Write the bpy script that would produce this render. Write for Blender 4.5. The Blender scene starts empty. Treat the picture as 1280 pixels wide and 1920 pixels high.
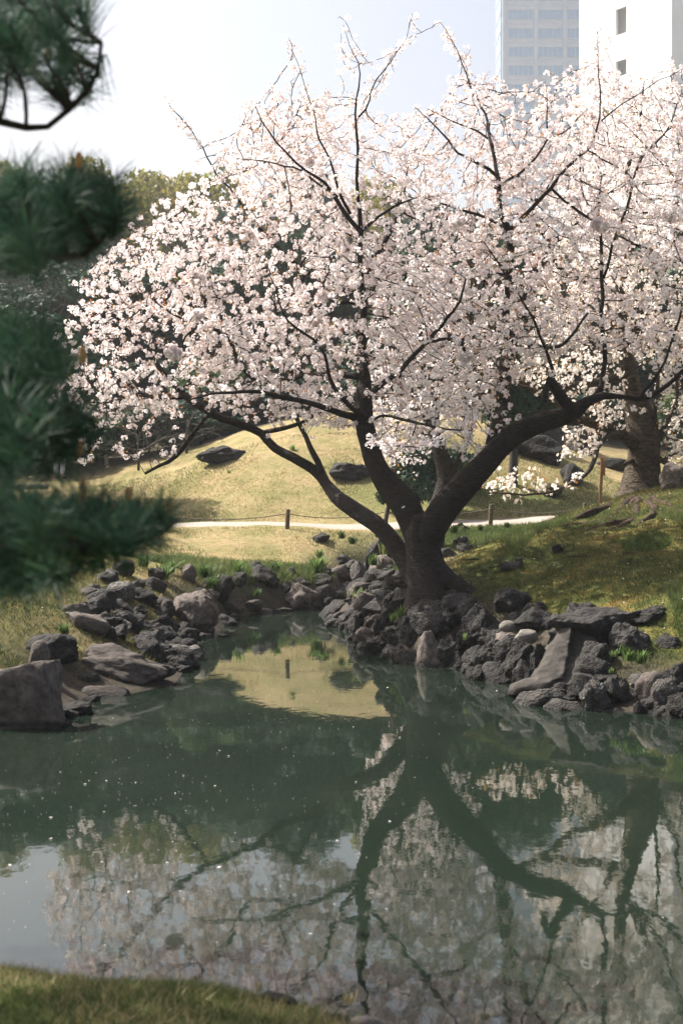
import bpy, bmesh, math, random
import numpy as np
from mathutils import Vector, Matrix, noise, kdtree
R = random.Random(7)
NR = np.random.RandomState(11)
S = bpy.context.scene
COL = S.collection

# ------------------------------------------------------------------ camera, light, exposure
F, YH, H = 2667.0, 925.0, 1.7
cam = bpy.data.cameras.new('camera'); camo = bpy.data.objects.new('camera', cam); COL.objects.link(camo)
camo.location = (0, 0, H); camo.rotation_euler = (math.radians(90), 0, 0)
cam.sensor_fit = 'VERTICAL'; cam.sensor_height = 36; cam.lens = 36 * F / 1920
cam.shift_y = -(960 - YH) / 1920
cam.clip_start = 0.05; cam.clip_end = 5000
cam.dof.use_dof = True; cam.dof.focus_distance = 14.6; cam.dof.aperture_fstop = 4.4
S.camera = camo
SUN_EL = math.radians(48)
SDX, SDY = -0.88, 0.475                       # horizontal direction towards the sun
w = bpy.data.worlds.new('World'); S.world = w; w.use_nodes = True
nt = w.node_tree; bg = nt.nodes['Background']
sky = nt.nodes.new('ShaderNodeTexSky'); sky.sky_type = 'NISHITA'; sky.sun_disc = False
sky.sun_elevation = SUN_EL; sky.sun_rotation = math.atan2(SDX, SDY)
sky.air_density = 1.0; sky.dust_density = 8.0; sky.ozone_density = 1.0
nt.links.new(sky.outputs[0], bg.inputs[0]); bg.inputs[1].default_value = 0.082
sl = bpy.data.lights.new('sun', 'SUN'); so = bpy.data.objects.new('sun', sl); COL.objects.link(so)
sl.energy = 4.8; sl.angle = math.radians(0.5); sl.color = (1.0, 0.955, 0.88)
so.rotation_euler = Vector((-SDX * math.cos(SUN_EL), -SDY * math.cos(SUN_EL), -math.sin(SUN_EL))).to_track_quat('-Z', 'Y').to_euler()
so.location = (-10, 5, 12)
S.view_settings.view_transform = 'Standard'; S.view_settings.look = 'None'
S.view_settings.gamma = 1; S.view_settings.use_curve_mapping = False
S.view_settings.exposure = 1.38
S.cycles.use_denoising = True
S.cycles.max_bounces = 8; S.cycles.diffuse_bounces = 3; S.cycles.transmission_bounces = 4
S.cycles.volume_bounces = 0

# ------------------------------------------------------------------ helpers
def P(px, py, d):
    return Vector(((px - 640) / F * d, d, H - (py - YH) / F * d))
def Wp(px, py):
    d = F * H / (py - YH); return ((px - 640) / F * d, d)

def nmat(name, build, rough=0.9, spec=0.2):
    m = bpy.data.materials.new(name); m.use_nodes = True
    n = m.node_tree.nodes; l = m.node_tree.links
    b = n['Principled BSDF']; b.inputs['Roughness'].default_value = rough
    b.inputs['Specular IOR Level'].default_value = spec
    build(n, l, b); return m
def noise_n(n, l, scale, detail=6, rough=0.6, coord='Object', vec=None, dist=0.0):
    t = n.new('ShaderNodeTexNoise'); t.inputs['Scale'].default_value = scale
    t.inputs['Detail'].default_value = detail; t.inputs['Roughness'].default_value = rough
    t.inputs['Distortion'].default_value = dist
    if vec is None:
        c = n.new('ShaderNodeTexCoord'); l.new(c.outputs[coord], t.inputs['Vector'])
    else: l.new(vec, t.inputs['Vector'])
    return t
def geo_pos(n): return n.new('ShaderNodeNewGeometry').outputs['Position']
def ramp_n(n, l, src, stops):
    r = n.new('ShaderNodeValToRGB'); e = r.color_ramp.elements
    while len(e) < len(stops): e.new(0.5)
    for k, (p, c) in enumerate(stops): e[k].position = p; e[k].color = (c[0], c[1], c[2], 1)
    l.new(src, r.inputs[0]); return r
def mix_n(n, l, fac, a, b, mode='MIX'):
    m = n.new('ShaderNodeMix'); m.data_type = 'RGBA'; m.blend_type = mode
    if isinstance(fac, (int, float)): m.inputs[0].default_value = fac
    else: l.new(fac, m.inputs[0])
    for i, v in ((6, a), (7, b)):
        if isinstance(v, tuple): m.inputs[i].default_value = (v[0], v[1], v[2], 1)
        else: l.new(v, m.inputs[i])
    return m.outputs[2]
def bump_n(n, l, b, h, strength=0.5, dist=0.02):
    u = n.new('ShaderNodeBump'); u.inputs['Strength'].default_value = strength; u.inputs['Distance'].default_value = dist
    l.new(h, u.inputs['Height']); l.new(u.outputs[0], b.inputs['Normal'])
def simple(name, c1, c2, scale=8, rough=0.9, bump=0.3, bd=0.01, spec=0.2, rnd=0.0):
    def bld(n, l, b):
        t = noise_n(n, l, scale)
        r = ramp_n(n, l, t.outputs[0], [(0.3, c1), (0.7, c2)])
        out = r.outputs[0]
        if rnd:
            oi = n.new('ShaderNodeObjectInfo'); hs = n.new('ShaderNodeHueSaturation')
            mp = n.new('ShaderNodeMapRange'); mp.inputs[3].default_value = 1 - rnd; mp.inputs[4].default_value = 1 + rnd
            l.new(oi.outputs['Random'], mp.inputs[0]); l.new(mp.outputs[0], hs.inputs['Value']); l.new(out, hs.inputs['Color'])
            out = hs.outputs[0]
        l.new(out, b.inputs['Base Color'])
        if bump: bump_n(n, l, b, t.outputs[0], bump, bd)
    return nmat(name, bld, rough, spec)

# leaf-like thin surfaces: diffuse + translucent, colour by position noise / per-face attribute
def leafmat(name, cols, scale=3.0, trans=0.4, tcol=None, rough=0.6, fine=40.0):
    m = bpy.data.materials.new(name); m.use_nodes = True
    n = m.node_tree.nodes; l = m.node_tree.links; b = n['Principled BSDF']
    b.inputs['Roughness'].default_value = rough; b.inputs['Specular IOR Level'].default_value = 0.25
    a = n.new('ShaderNodeAttribute'); a.attribute_name = 'rnd'
    t = noise_n(n, l, scale, 3, vec=geo_pos(n))
    ad = n.new('ShaderNodeMath'); ad.operation = 'MULTIPLY_ADD'; l.new(a.outputs['Fac'], ad.inputs[0]); ad.inputs[1].default_value = 0.6
    sb = n.new('ShaderNodeMath'); sb.operation = 'MULTIPLY_ADD'; l.new(t.outputs[0], sb.inputs[0]); sb.inputs[1].default_value = 0.9; sb.inputs[2].default_value = -0.25
    l.new(sb.outputs[0], ad.inputs[2])
    r = ramp_n(n, l, ad.outputs[0], cols)
    l.new(r.outputs[0], b.inputs['Base Color'])
    tr = n.new('ShaderNodeBsdfTranslucent')
    if tcol: l.new(mix_n(n, l, 1.0, r.outputs[0], tcol, 'MULTIPLY'), tr.inputs[0])
    else: l.new(r.outputs[0], tr.inputs[0])
    mx = n.new('ShaderNodeMixShader'); mx.inputs[0].default_value = trans
    l.new(b.outputs[0], mx.inputs[1]); l.new(tr.outputs[0], mx.inputs[2]); l.new(mx.outputs[0], n['Material Output'].inputs[0])
    return m

class Acc:
    def __init__(s): s.v = []; s.f = {3: [], 4: []}; s.n = 0; s.r = {3: [], 4: []}
    def add(s, v, f, rnd=None):
        v = np.asarray(v, dtype=np.float64).reshape(-1, 3); f = np.asarray(f, dtype=np.int64)
        if len(f) == 0: return
        k = f.shape[1]; s.v.append(v); s.f[k].append(f + s.n); s.n += len(v)
        s.r[k].append(np.zeros(len(f)) + 0.5 if rnd is None else np.asarray(rnd))
    def tube(s, pts, rad, sides=8, cap=True, lobes=None, jit=0.0):
        pts = np.asarray([tuple(p) for p in pts], dtype=float); n = len(pts)
        if n < 2: return
        rad = np.asarray(rad, dtype=float)
        tan = np.gradient(pts, axis=0); tan /= (np.linalg.norm(tan, axis=1)[:, None] + 1e-9)
        ref = np.array([0.31, 0.93, 0.2]); ref /= np.linalg.norm(ref)
        u = np.cross(tan, ref); u /= (np.linalg.norm(u, axis=1)[:, None] + 1e-9)
        q = np.cross(tan, u)
        a = np.arange(sides) / sides * 2 * math.pi
        rr = rad[:, None] * np.ones(sides)[None]
        if lobes is not None: rr = rr * lobes(np.arange(n)[:, None] / max(1, n - 1), a[None])
        if jit: rr = rr * (1 + NR.uniform(-jit, jit, rr.shape))
        V = pts[:, None] + rr[..., None] * (np.cos(a)[None, :, None] * u[:, None] + np.sin(a)[None, :, None] * q[:, None])
        V = V.reshape(-1, 3)
        i = np.arange(n - 1)[:, None] * sides; j = np.arange(sides)[None]; k = (j + 1) % sides
        f = np.stack([i + j, i + k, i + sides + k, i + sides + j], -1).reshape(-1, 4)
        s.add(V, f)
        if cap:
            c = np.vstack([V[-sides:], pts[-1:] + tan[-1:] * rad[-1] * 0.3]); jj = np.arange(sides)
            s.add(c, np.stack([jj, (jj + 1) % sides, np.full(sides, sides)], -1))
            c = np.vstack([V[:sides], pts[:1]]); s.add(c, np.stack([(jj + 1) % sides, jj, np.full(sides, sides)], -1))
    def build(s, name, mat, parent=None, smooth=True, loc=None, attr=False):
        me = bpy.data.meshes.new(name)
        if s.n == 0: s.add([(0, 0, 0), (.001, 0, 0), (0, .001, 0)], [(0, 1, 2)])
        v = np.concatenate(s.v)
        if loc is not None: v = v - np.array(loc)[None]
        me.vertices.add(len(v)); me.vertices.foreach_set('co', v.astype(np.float32).ravel())
        loops = []; tot = []; rn = []
        for k in (3, 4):
            if s.f[k]:
                f = np.concatenate(s.f[k]); loops.append(f.ravel()); tot.append(np.full(len(f), k)); rn.append(np.concatenate(s.r[k]))
        loops = np.concatenate(loops); tot = np.concatenate(tot); rn = np.concatenate(rn)
        me.loops.add(len(loops)); me.loops.foreach_set('vertex_index', loops.astype(np.int32))
        me.polygons.add(len(tot)); st = np.concatenate([[0], np.cumsum(tot)[:-1]])
        me.polygons.foreach_set('loop_start', st.astype(np.int32)); me.polygons.foreach_set('loop_total', tot.astype(np.int32))
        me.polygons.foreach_set('use_smooth', np.full(len(tot), smooth))
        if attr:
            at = me.attributes.new('rnd', 'FLOAT', 'FACE'); at.data.foreach_set('value', rn.astype(np.float32))
        me.update(calc_edges=True)
        me.materials.append(mat)
        return link(name, me, parent)
def link(name, me, parent=None, loc=None, rot=None, scale=None):
    o = bpy.data.objects.new(name, me); COL.objects.link(o)
    if parent is not None: o.parent = parent
    if loc is not None: o.location = loc
    if rot is not None: o.rotation_euler = rot
    if scale is not None: o.scale = scale
    return o
def tag(o, label=None, cat=None, group=None, kind=None):
    if label: o['label'] = label
    if cat: o['category'] = cat
    if group: o['group'] = group
    if kind: o['kind'] = kind
    return o
def empty(name, loc, label, cat, group=None, rz=0):
    o = bpy.data.objects.new(name, None); COL.objects.link(o); o.location = loc; o.rotation_euler = (0, 0, rz)
    o.empty_display_size = 0.1
    return tag(o, label, cat, group)
def copy_tree(o, parent=None):
    c = o.copy(); COL.objects.link(c)
    if parent is not None: c.parent = parent
    for ch in list(o.children): copy_tree(ch, c)
    return c
def box(acc, x0, x1, y0, y1, z0, z1):
    v = [(x0, y0, z0), (x1, y0, z0), (x1, y1, z0), (x0, y1, z0), (x0, y0, z1), (x1, y0, z1), (x1, y1, z1), (x0, y1, z1)]
    acc.add(v, [(0, 3, 2, 1), (4, 5, 6, 7), (0, 1, 5, 4), (1, 2, 6, 5), (2, 3, 7, 6), (3, 0, 4, 7)])
def catmull(pts, step):
    pts = [np.array(p, float) for p in pts]
    if len(pts) < 3:
        n = max(2, int(np.linalg.norm(pts[1][:3] - pts[0][:3]) / step) + 1)
        return np.array([pts[0] + (pts[1] - pts[0]) * t for t in np.linspace(0, 1, n)])
    P_ = [2 * pts[0] - pts[1]] + pts + [2 * pts[-1] - pts[-2]]; out = []
    for i in range(1, len(P_) - 2):
        a, b, c, d = P_[i - 1:i + 3]; n = max(1, int(np.linalg.norm(c[:3] - b[:3]) / step))
        for k in range(n):
            t = k / n
            out.append(0.5 * (2 * b + (c - a) * t + (2 * a - 5 * b + 4 * c - d) * t * t + (3 * b - a - 3 * c + d) * t ** 3))
    out.append(P_[-2]); return np.array(out)

# ------------------------------------------------------------------ terrain
shore_left = [Wp(*q) for q in [(-60, 1372), (60, 1366), (140, 1340), (150, 1310), (250, 1300), (335, 1284), (345, 1262), (330, 1236), (345, 1205), (400, 1190), (425, 1172), (430, 1158), (480, 1150), (540, 1144), (600, 1140), (645, 1136), (665, 1128)]]
shore_right = [Wp(*q) for q in [(690, 1124), (665, 1140), (628, 1158), (650, 1182), (680, 1212), (730, 1222), (780, 1246), (860, 1248), (935, 1276), (1000, 1292), (1030, 1322), (1120, 1330), (1200, 1338), (1290, 1348)]]
near = [(14, 1.0), (3, 2.3), (1.0, 3.3), (.5, 4.2), (.3, 4.36), (.0, 4.47), (-.4, 4.53), (-1.2, 4.56), (-4, 4.9), (-14, 5.0)]
POND = np.array([(-14, 10.6), (-5, 10.4)] + shore_left + shore_right + [(5, 10.3), (14, 10.0)] + near)
def poly_sd(X, Y, poly):
    px, py = X.ravel(), Y.ravel(); d = np.full(px.shape, 1e9); ins = np.zeros(px.shape, bool)
    n = len(poly)
    for i in range(n):
        a = poly[i]; b = poly[(i + 1) % n]; e = b - a
        t = np.clip(((px - a[0]) * e[0] + (py - a[1]) * e[1]) / (e @ e + 1e-12), 0, 1)
        d = np.minimum(d, np.hypot(px - a[0] - t * e[0], py - a[1] - t * e[1]))
        c = (a[1] > py) != (b[1] > py)
        with np.errstate(divide='ignore', invalid='ignore'):
            xi = (b[0] - a[0]) * (py - a[1]) / (b[1] - a[1] + 1e-12) + a[0]
        ins ^= c & (px < xi)
    return np.where(ins, -d, d).reshape(X.shape)
ctrl = [P(*q) for q in [
    # left bank
    (100, 1150, 13), (0, 1200, 11.5), (0, 1110, 14), (100, 1085, 16), (200, 1055, 18.5), (0, 1020, 19), (200, 1120, 15.2), (60, 1190, 12.2), (290, 1060, 19.5),
    (330, 1100, 18), (250, 1150, 15.5), (140, 1200, 12.8),
    # lawn before the path
    (360, 1052, 21), (450, 1058, 21.5), (560, 1058, 22), (640, 1060, 22.3), (400, 1015, 23), (540, 1010, 23.4), (640, 1025, 23), (300, 992, 24.2), (540, 990, 24.2), (700, 990, 24.6), (900, 984, 24.6), (1050, 978, 24.6),
    (740, 1035, 22.5), (800, 1020, 22.5), (880, 1010, 22.5), (0, 990, 24.2), (300, 980, 26.6), (540, 979, 26.6), (720, 977, 26.6), (900, 971, 26.6), (1050, 968, 26.6), (1200, 965, 26.6), (0, 975, 26.6),
    # hill crest
    (0, 908, 34), (100, 904, 34), (180, 897, 34), (260, 886, 33), (370, 856, 33), (470, 815, 33), (560, 795, 33), (680, 788, 33), (800, 793, 33), (900, 803, 33), (1000, 829, 33), (1100, 856, 33), (1180, 876, 33), (1300, 895, 33),
    (470, 905, 29.5), (700, 890, 29.5), (900, 895, 29.5), (1080, 918, 29.5), (300, 935, 29.5), (100, 945, 29.5),
    # mound on the right
    (800, 1118, 15.0), (770, 1118, 15.2), (720, 1118, 16.6), (690, 1125, 17.8), (860, 1045, 15.9), (930, 1015, 16.6), (1000, 990, 17.2), (1100, 958, 18), (1180, 938, 19), (1280, 938, 19.4), (1400, 935, 20), (1280, 1128, 12.5), (1280, 1200, 12.0), (1050, 1128, 13.0), (900, 1130, 14.0), (1270, 1045, 14.6), (1000, 1080, 14.3), (1100, 1040, 15),
    (1150, 1130, 12.9), (900, 1095, 14.9), (1180, 1085, 13.6)]]
ctrl = [(p.x, p.y, p.z) for p in ctrl]
ctrl += [(1.2, 17.6, .6), (2.2, 18.8, .8), (3.2, 20.3, .95), (4.6, 21.6, 1.15), (6.5, 22.5, 1.3), (1.3, 20.5, .65), (.9, 19.2, .45), (9, 18, 1.6), (9, 13, 1.1), (12, 24, 1.4), (-8, 13, 1.1), (-9, 20, 1.4), (-10, 26, 1.5), (12, 28, 1.6), (-12, 33, 2.0), (14, 34, 2.2)]
ctrl += [(x, 43, 4.2) for x in (-14, -8, -2, 4, 10, 16)]
ctrl += [(-.9, 4.05, .35), (-.55, 4.05, .345), (-.3, 4.05, .31), (0.0, 4.05, .25), (.12, 4.0, .20), (.25, 3.9, .14), (.4, 3.7, .12), (-1.5, 4.1, .37), (-3, 4.2, .4), (0, 3, .25), (-1, 3, .33), (-3, 2, .5), (-.9, 4.4, .30), (-.4, 4.4, .27), (3, 1, .4), (0, 0, .35), (-4, -4, .5), (4, -4, .5), (8, -1, .5), (-10, 2, .6)]
C = np.array(ctrl)
def tpsk(r2): return np.where(r2 > 1e-12, 0.5 * r2 * np.log(r2 + 1e-12), 0)
n = len(C); K = tpsk(((C[:, None, :2] - C[None, :, :2]) ** 2).sum(-1)) + np.eye(n) * 0.04
A = np.zeros((n + 3, n + 3)); A[:n, :n] = K; A[:n, n] = 1; A[:n, n + 1:] = C[:, :2]; A[n:, :n] = A[:n, n:].T
WT = np.linalg.solve(A, np.concatenate([C[:, 2], [0, 0, 0]]))
def vnoise(X, Y, s, seed=0):
    # cheap smooth value noise
    rs = np.random.RandomState(seed); T = rs.rand(256, 256)
    x = X / s + 1000; y = Y / s + 1000; xi = np.floor(x).astype(int); yi = np.floor(y).astype(int); fx = x - xi; fy = y - yi
    fx = fx * fx * (3 - 2 * fx); fy = fy * fy * (3 - 2 * fy)
    g = lambda a, b: T[a % 256, b % 256]
    return (g(xi, yi) * (1 - fx) + g(xi + 1, yi) * fx) * (1 - fy) + (g(xi, yi + 1) * (1 - fx) + g(xi + 1, yi + 1) * fx) * fy
def hgt(X, Y):
    X = np.asarray(X, float); Y = np.asarray(Y, float); sh = X.shape; x = X.ravel(); y = Y.ravel()
    z = np.empty(x.shape)
    for i in range(0, len(x), 40000):
        xs, ys = x[i:i + 40000], y[i:i + 40000]
        z[i:i + 40000] = tpsk((xs[:, None] - C[None, :, 0]) ** 2 + (ys[:, None] - C[None, :, 1]) ** 2) @ WT[:n] + WT[n] + WT[n + 1] * xs + WT[n + 2] * ys
    far = np.clip(np.maximum((np.abs(x) - 11) / 5, np.maximum((y - 38) / 5, (-y - 2) / 4)), 0, 1); far = far * far * (3 - 2 * far)
    base = np.where(y > 20, 4.6, np.where(y < 6, .5, 1.2))
    z = z * (1 - far) + base * far
    z = np.maximum(z, 0.06)
    z += (vnoise(x, y, 1.3, 1) - .5) * .09 * np.clip(y / 15, .3, 1) + (vnoise(x, y, .35, 2) - .5) * .03
    sd = poly_sd(x, y, POND)
    wide = np.clip((y - 7) / 2, 0, 1) * np.clip((19 - y) / 2, 0, 1); sp = np.maximum(sd, 0)
    st = np.exp(-((x - .85) / .9) ** 2 - ((y - 15.2) / 1.7) ** 2)
    prof = (1 - np.exp(-sp / .22)) * (1 - wide) + (1 - np.exp(-(sp / .52) ** 1.4)) * wide
    prof = prof * (1 - st) + (1 - np.exp(-sp / .10)) * st
    out = z * prof; inn = -.7 * (1 - np.exp(-np.maximum(-sd, 0) / .6))
    return np.where(sd > 0, out, inn).reshape(sh)
def gz(x, y): return float(hgt(np.array([x]), np.array([y]))[0])

def axis(lo, hi, step, far, g=1.25):
    a = list(np.arange(lo, hi, step)); s = step
    while a[-1] < far: s *= g; a.append(a[-1] + s)
    s = step
    while a[0] > -far: s *= g; a.insert(0, a[0] - s)
    return np.array(a)
gx = axis(-7.5, 8.5, .1, 2500); gy = axis(2.6, 27.5, .1, 2600)
# a little coarser between 27.5 and 45
k = np.searchsorted(gy, 27.45); gy = np.concatenate([gy[:k], np.arange(27.5, 45, .25), gy[gy > 46]])
GX, GY = np.meshgrid(gx, gy)
GZ = hgt(GX, GY)
acc = Acc(); nx, ny = len(gx), len(gy)
i = np.arange(ny - 1)[:, None] * nx; j = np.arange(nx - 1)[None]
acc.add(np.stack([GX, GY, GZ], -1).reshape(-1, 3), np.stack([i + j, i + j + 1, i + nx + j + 1, i + nx + j], -1).reshape(-1, 4))
def m_ground(n, l, b):
    pos = geo_pos(n)
    za = n.new('ShaderNodeAttribute'); za.attribute_name = 'zone'
    sep = n.new('ShaderNodeSeparateColor'); l.new(za.outputs['Color'], sep.inputs[0])
    t1 = noise_n(n, l, 1.1, 8, .65, vec=pos); t2 = noise_n(n, l, 9, 6, .7, vec=pos); t3 = noise_n(n, l, 60, 4, .7, vec=pos)
    straw = ramp_n(n, l, t2.outputs[0], [(.3, (.25, .187, .097)), (.7, (.44, .348, .20))]).outputs[0]
    green = ramp_n(n, l, t3.outputs[0], [(.3, (.085, .11, .03)), (.7, (.20, .22, .07))]).outputs[0]
    patch = ramp_n(n, l, t1.outputs[0], [(.42, (0, 0, 0)), (.60, (1, 1, 1))]).outputs[0]
    pm = n.new('ShaderNodeMath'); pm.operation = 'MULTIPLY'; l.new(patch, pm.inputs[0]); pm.inputs[1].default_value = .58
    lawn = mix_n(n, l, pm.outputs[0], straw, green)
    fine = ramp_n(n, l, t3.outputs[0], [(.35, (.62, .60, .55)), (.6, (1.1, 1.1, 1.05))]).outputs[0]
    lawn = mix_n(n, l, 1.0, lawn, fine, 'MULTIPLY')
    t4 = noise_n(n, l, 2.2, 6, .7, vec=pos, dist=.5)
    moss = ramp_n(n, l, t4.outputs[0], [(.36, (.03, .042, .012)), (.48, (.075, .09, .024)), (.57, (.16, .15, .045)), (.65, (.22, .155, .055)), (.72, (.20, .10, .03))]).outputs[0]
    moss = mix_n(n, l, 1.0, moss, fine, 'MULTIPLY')
    dirt = ramp_n(n, l, t2.outputs[0], [(.3, (.035, .03, .024)), (.7, (.10, .085, .065))]).outputs[0]
    c = mix_n(n, l, sep.outputs[0], lawn, moss)
    c = mix_n(n, l, sep.outputs[1], c, dirt)
    gg = mix_n(n, l, t3.outputs[0], (.05, .075, .02), (.15, .19, .06))
    c = mix_n(n, l, sep.outputs[2], c, gg)
    l.new(c, b.inputs['Base Color'])
    h = n.new('ShaderNodeMath'); h.operation = 'MULTIPLY_ADD'; l.new(t3.outputs[0], h.inputs[0]); h.inputs[1].default_value = .5; l.new(t2.outputs[0], h.inputs[2])
    bump_n(n, l, b, h.outputs[0], .9, .05)
M_ground = nmat('ground_soil_and_turf', m_ground, .95, .1)
ground = acc.build('ground', M_ground); tag(ground, kind='structure')
def zones(X, Y):
    sd = poly_sd(X, Y, POND)
    x, y = X, Y
    mound = np.clip((x - .6) / .8, 0, 1) * np.clip((21 - y) / 1.2, 0, 1) * (y > 8)
    left = np.clip((-2.2 - x) / .8, 0, 1) * np.clip((19.5 - y) / 2, 0, 1) * (y > 8) * .75
    nearb = (y < 7) * .6
    moss = np.maximum(np.maximum(mound, left), nearb)
    dirt = np.clip(1 - (sd - .15 - .5 * vnoise(x, y, .5, 5)) / .45, 0, 1) * (y > 8)
    gully = np.exp(-(((x - 1.1) / .9) ** 2 + ((y - 22.6) / 1.6) ** 2)) * 1.1
    dirt = np.clip(np.maximum(dirt, gully), 0, 1)
    dirt = np.maximum(dirt, np.clip(1.3 * np.exp(-(((x - 3.9) / .9) ** 2 + ((y - 18.1) / .8) ** 2)) * (.5 + vnoise(x, y, .4, 9)), 0, .85))
    dirt = np.maximum(dirt, np.clip((y - 34.5) / 1.5, 0, 1) * .9)
    gn = np.clip(np.exp(-(((x - 3.2) / 2.6) ** 2 + ((y - 23.2) / 1.0) ** 2)) + .9 * np.exp(-(((x - 3.5) / 3.4) ** 2 + ((y - 28.2) / 1.4) ** 2)) + .7 * np.exp(-(((x + 3.3) / 1.6) ** 2 + ((y - 20.2) / .7) ** 2)) + .5 * np.exp(-(((x - 4.2) / 1.0) ** 2 + ((y - 13.6) / 1.2) ** 2)), 0, .9)
    gn = np.maximum(gn, (y < 7) * .75)
    return moss, dirt, gn
mo, di, gn = zones(GX, GY)
ca = ground.data.color_attributes.new('zone', 'FLOAT_COLOR', 'POINT')
ca.data.foreach_set('color', np.stack([mo, di, gn, np.ones_like(mo)], -1).astype(np.float32).ravel())

# path: a sheet that follows the lawn, slightly proud of it
acc = Acc(); xs = np.arange(-30, 30, .2); e0, e1 = [], []
xs_ = xs; y0 = 24.35 + .12 * vnoise(xs, xs * 0, 1.2, 8) + .012 * (xs - 1); y1 = 26.35 + .12 * vnoise(xs, xs * 0 + 9, 1.2, 8) + .012 * (xs - 1)
rows = []
for t in np.linspace(0, 1, 9):
    yy = y0 * (1 - t) + y1 * t; zz = hgt(xs, yy) + .03 - (0.035 if t in (0, 1) else 0); rows.append(np.stack([xs, yy, zz], -1))
V = np.concatenate(rows); m = len(xs); i = np.arange(8)[:, None] * m; j = np.arange(m - 1)[None]
acc.add(V, np.stack([i + j, i + j + 1, i + m + j + 1, i + m + j], -1).reshape(-1, 4))
M_path = simple('pale_gravel', (.24, .205, .175), (.34, .295, .255), 25, bump=.5)
tag(acc.build('path', M_path), kind='structure')

# water
def m_water(n, l, b):
    pos = geo_pos(n)
    mp = n.new('ShaderNodeMapping'); mp.inputs['Scale'].default_value = (1.0, .55, 1); l.new(pos, mp.inputs[0])
    t = noise_n(n, l, 8, 3, .5, vec=mp.outputs[0]); t2 = noise_n(n, l, 1.6, 2, .5, vec=mp.outputs[0])
    a = n.new('ShaderNodeMath'); a.operation = 'MULTIPLY_ADD'; l.new(t2.outputs[0], a.inputs[0]); a.inputs[1].default_value = 1.2; l.new(t.outputs[0], a.inputs[2])
    bump_n(n, l, b, a.outputs[0], .012, .05)
    t3 = noise_n(n, l, .6, 3, .5, vec=pos)
    r = ramp_n(n, l, t3.outputs[0], [(.3, (.009, .0155, .0105)), (.7, (.013, .020, .0135))])
    l.new(r.outputs[0], b.inputs['Base Color']); b.inputs['IOR'].default_value = 1.5
M_water = nmat('murky_green_pond_water', m_water, .025, .5)
acc = Acc(); wx = np.arange(-14.5, 15, .5); wy = np.arange(.5, 24, .5); X, Y = np.meshgrid(wx, wy); m = len(wx)
i = np.arange(len(wy) - 1)[:, None] * m; j = np.arange(m - 1)[None]
acc.add(np.stack([X, Y, X * 0], -1).reshape(-1, 3), np.stack([i + j, i + j + 1, i + m + j + 1, i + m + j], -1).reshape(-1, 4))
tag(acc.build('water', M_water), kind='structure')

# ------------------------------------------------------------------ materials
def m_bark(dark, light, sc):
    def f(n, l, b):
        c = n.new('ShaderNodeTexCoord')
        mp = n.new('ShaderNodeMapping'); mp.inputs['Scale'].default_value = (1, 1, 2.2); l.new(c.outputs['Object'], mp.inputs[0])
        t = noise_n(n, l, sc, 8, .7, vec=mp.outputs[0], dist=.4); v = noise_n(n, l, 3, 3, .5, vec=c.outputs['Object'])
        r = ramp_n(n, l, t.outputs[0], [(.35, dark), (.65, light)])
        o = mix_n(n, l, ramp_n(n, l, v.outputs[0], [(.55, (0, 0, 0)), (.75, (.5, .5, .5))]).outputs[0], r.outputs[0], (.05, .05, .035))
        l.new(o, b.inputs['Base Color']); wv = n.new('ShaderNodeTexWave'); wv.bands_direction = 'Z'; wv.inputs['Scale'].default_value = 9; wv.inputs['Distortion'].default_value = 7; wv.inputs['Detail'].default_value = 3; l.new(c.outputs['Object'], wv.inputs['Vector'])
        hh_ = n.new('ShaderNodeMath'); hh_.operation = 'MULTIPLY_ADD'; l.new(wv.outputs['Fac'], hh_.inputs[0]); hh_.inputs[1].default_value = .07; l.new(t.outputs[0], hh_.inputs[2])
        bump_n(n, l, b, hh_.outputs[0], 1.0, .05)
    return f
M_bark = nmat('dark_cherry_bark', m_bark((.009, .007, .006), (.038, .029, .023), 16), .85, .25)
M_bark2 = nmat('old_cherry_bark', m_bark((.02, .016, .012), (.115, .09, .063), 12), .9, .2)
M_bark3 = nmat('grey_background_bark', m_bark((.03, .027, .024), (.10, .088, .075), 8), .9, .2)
M_pinebark = nmat('pine_bark', m_bark((.02, .014, .011), (.08, .05, .035), 30), .9, .2)
M_root = nmat('bare_root_bark', m_bark((.018, .013, .010), (.11, .072, .05), 18), .9, .2)
PET = [(.1, (.86, .75, .76)), (.45, (.89, .84, .845)), (.9, (.92, .91, .91))]
M_petal = leafmat('pale_pink_petals', PET, 2.0, .50, (1.0, .95, .93))
M_petal2 = leafmat('cream_petals', [(.1, (.82, .70, .62)), (.5, (.88, .81, .75)), (.9, (.92, .88, .84))], 2.0, .50)
M_young = leafmat('bronze_young_leaves', [(.1, (.36, .11, .035)), (.5, (.52, .24, .07)), (.9, (.36, .30, .08))], 4, .5)
M_dleaf = leafmat('dark_evergreen_leaves', [(.1, (.010, .030, .018)), (.5, (.020, .050, .026)), (.9, (.05, .085, .03))], .5, .25)
M_yleaf = leafmat('olive_spring_leaves', [(.1, (.06, .09, .018)), (.5, (.22, .21, .04)), (.9, (.42, .32, .08))], .4, .35)
M_gleaf = leafmat('mid_green_leaves', [(.1, (.025, .05, .015)), (.5, (.06, .11, .03)), (.9, (.12, .19, .05))], 1.0, .35)
M_needle = leafmat('pine_needles', [(.1, (.012, .034, .024)), (.5, (.024, .066, .040)), (.9, (.075, .14, .07))], 6, .25)
M_bud = simple('brown_pine_buds', (.25, .12, .05), (.42, .24, .10), 30)
M_grassg = leafmat('green_grass', [(.1, (.035, .07, .018)), (.5, (.085, .13, .035)), (.9, (.22, .21, .08))], 1.5, .4)
M_grassd = leafmat('dry_grass', [(.1, (.13, .15, .045)), (.5, (.36, .295, .14)), (.9, (.50, .42, .235))], 1.0, .3)
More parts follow.
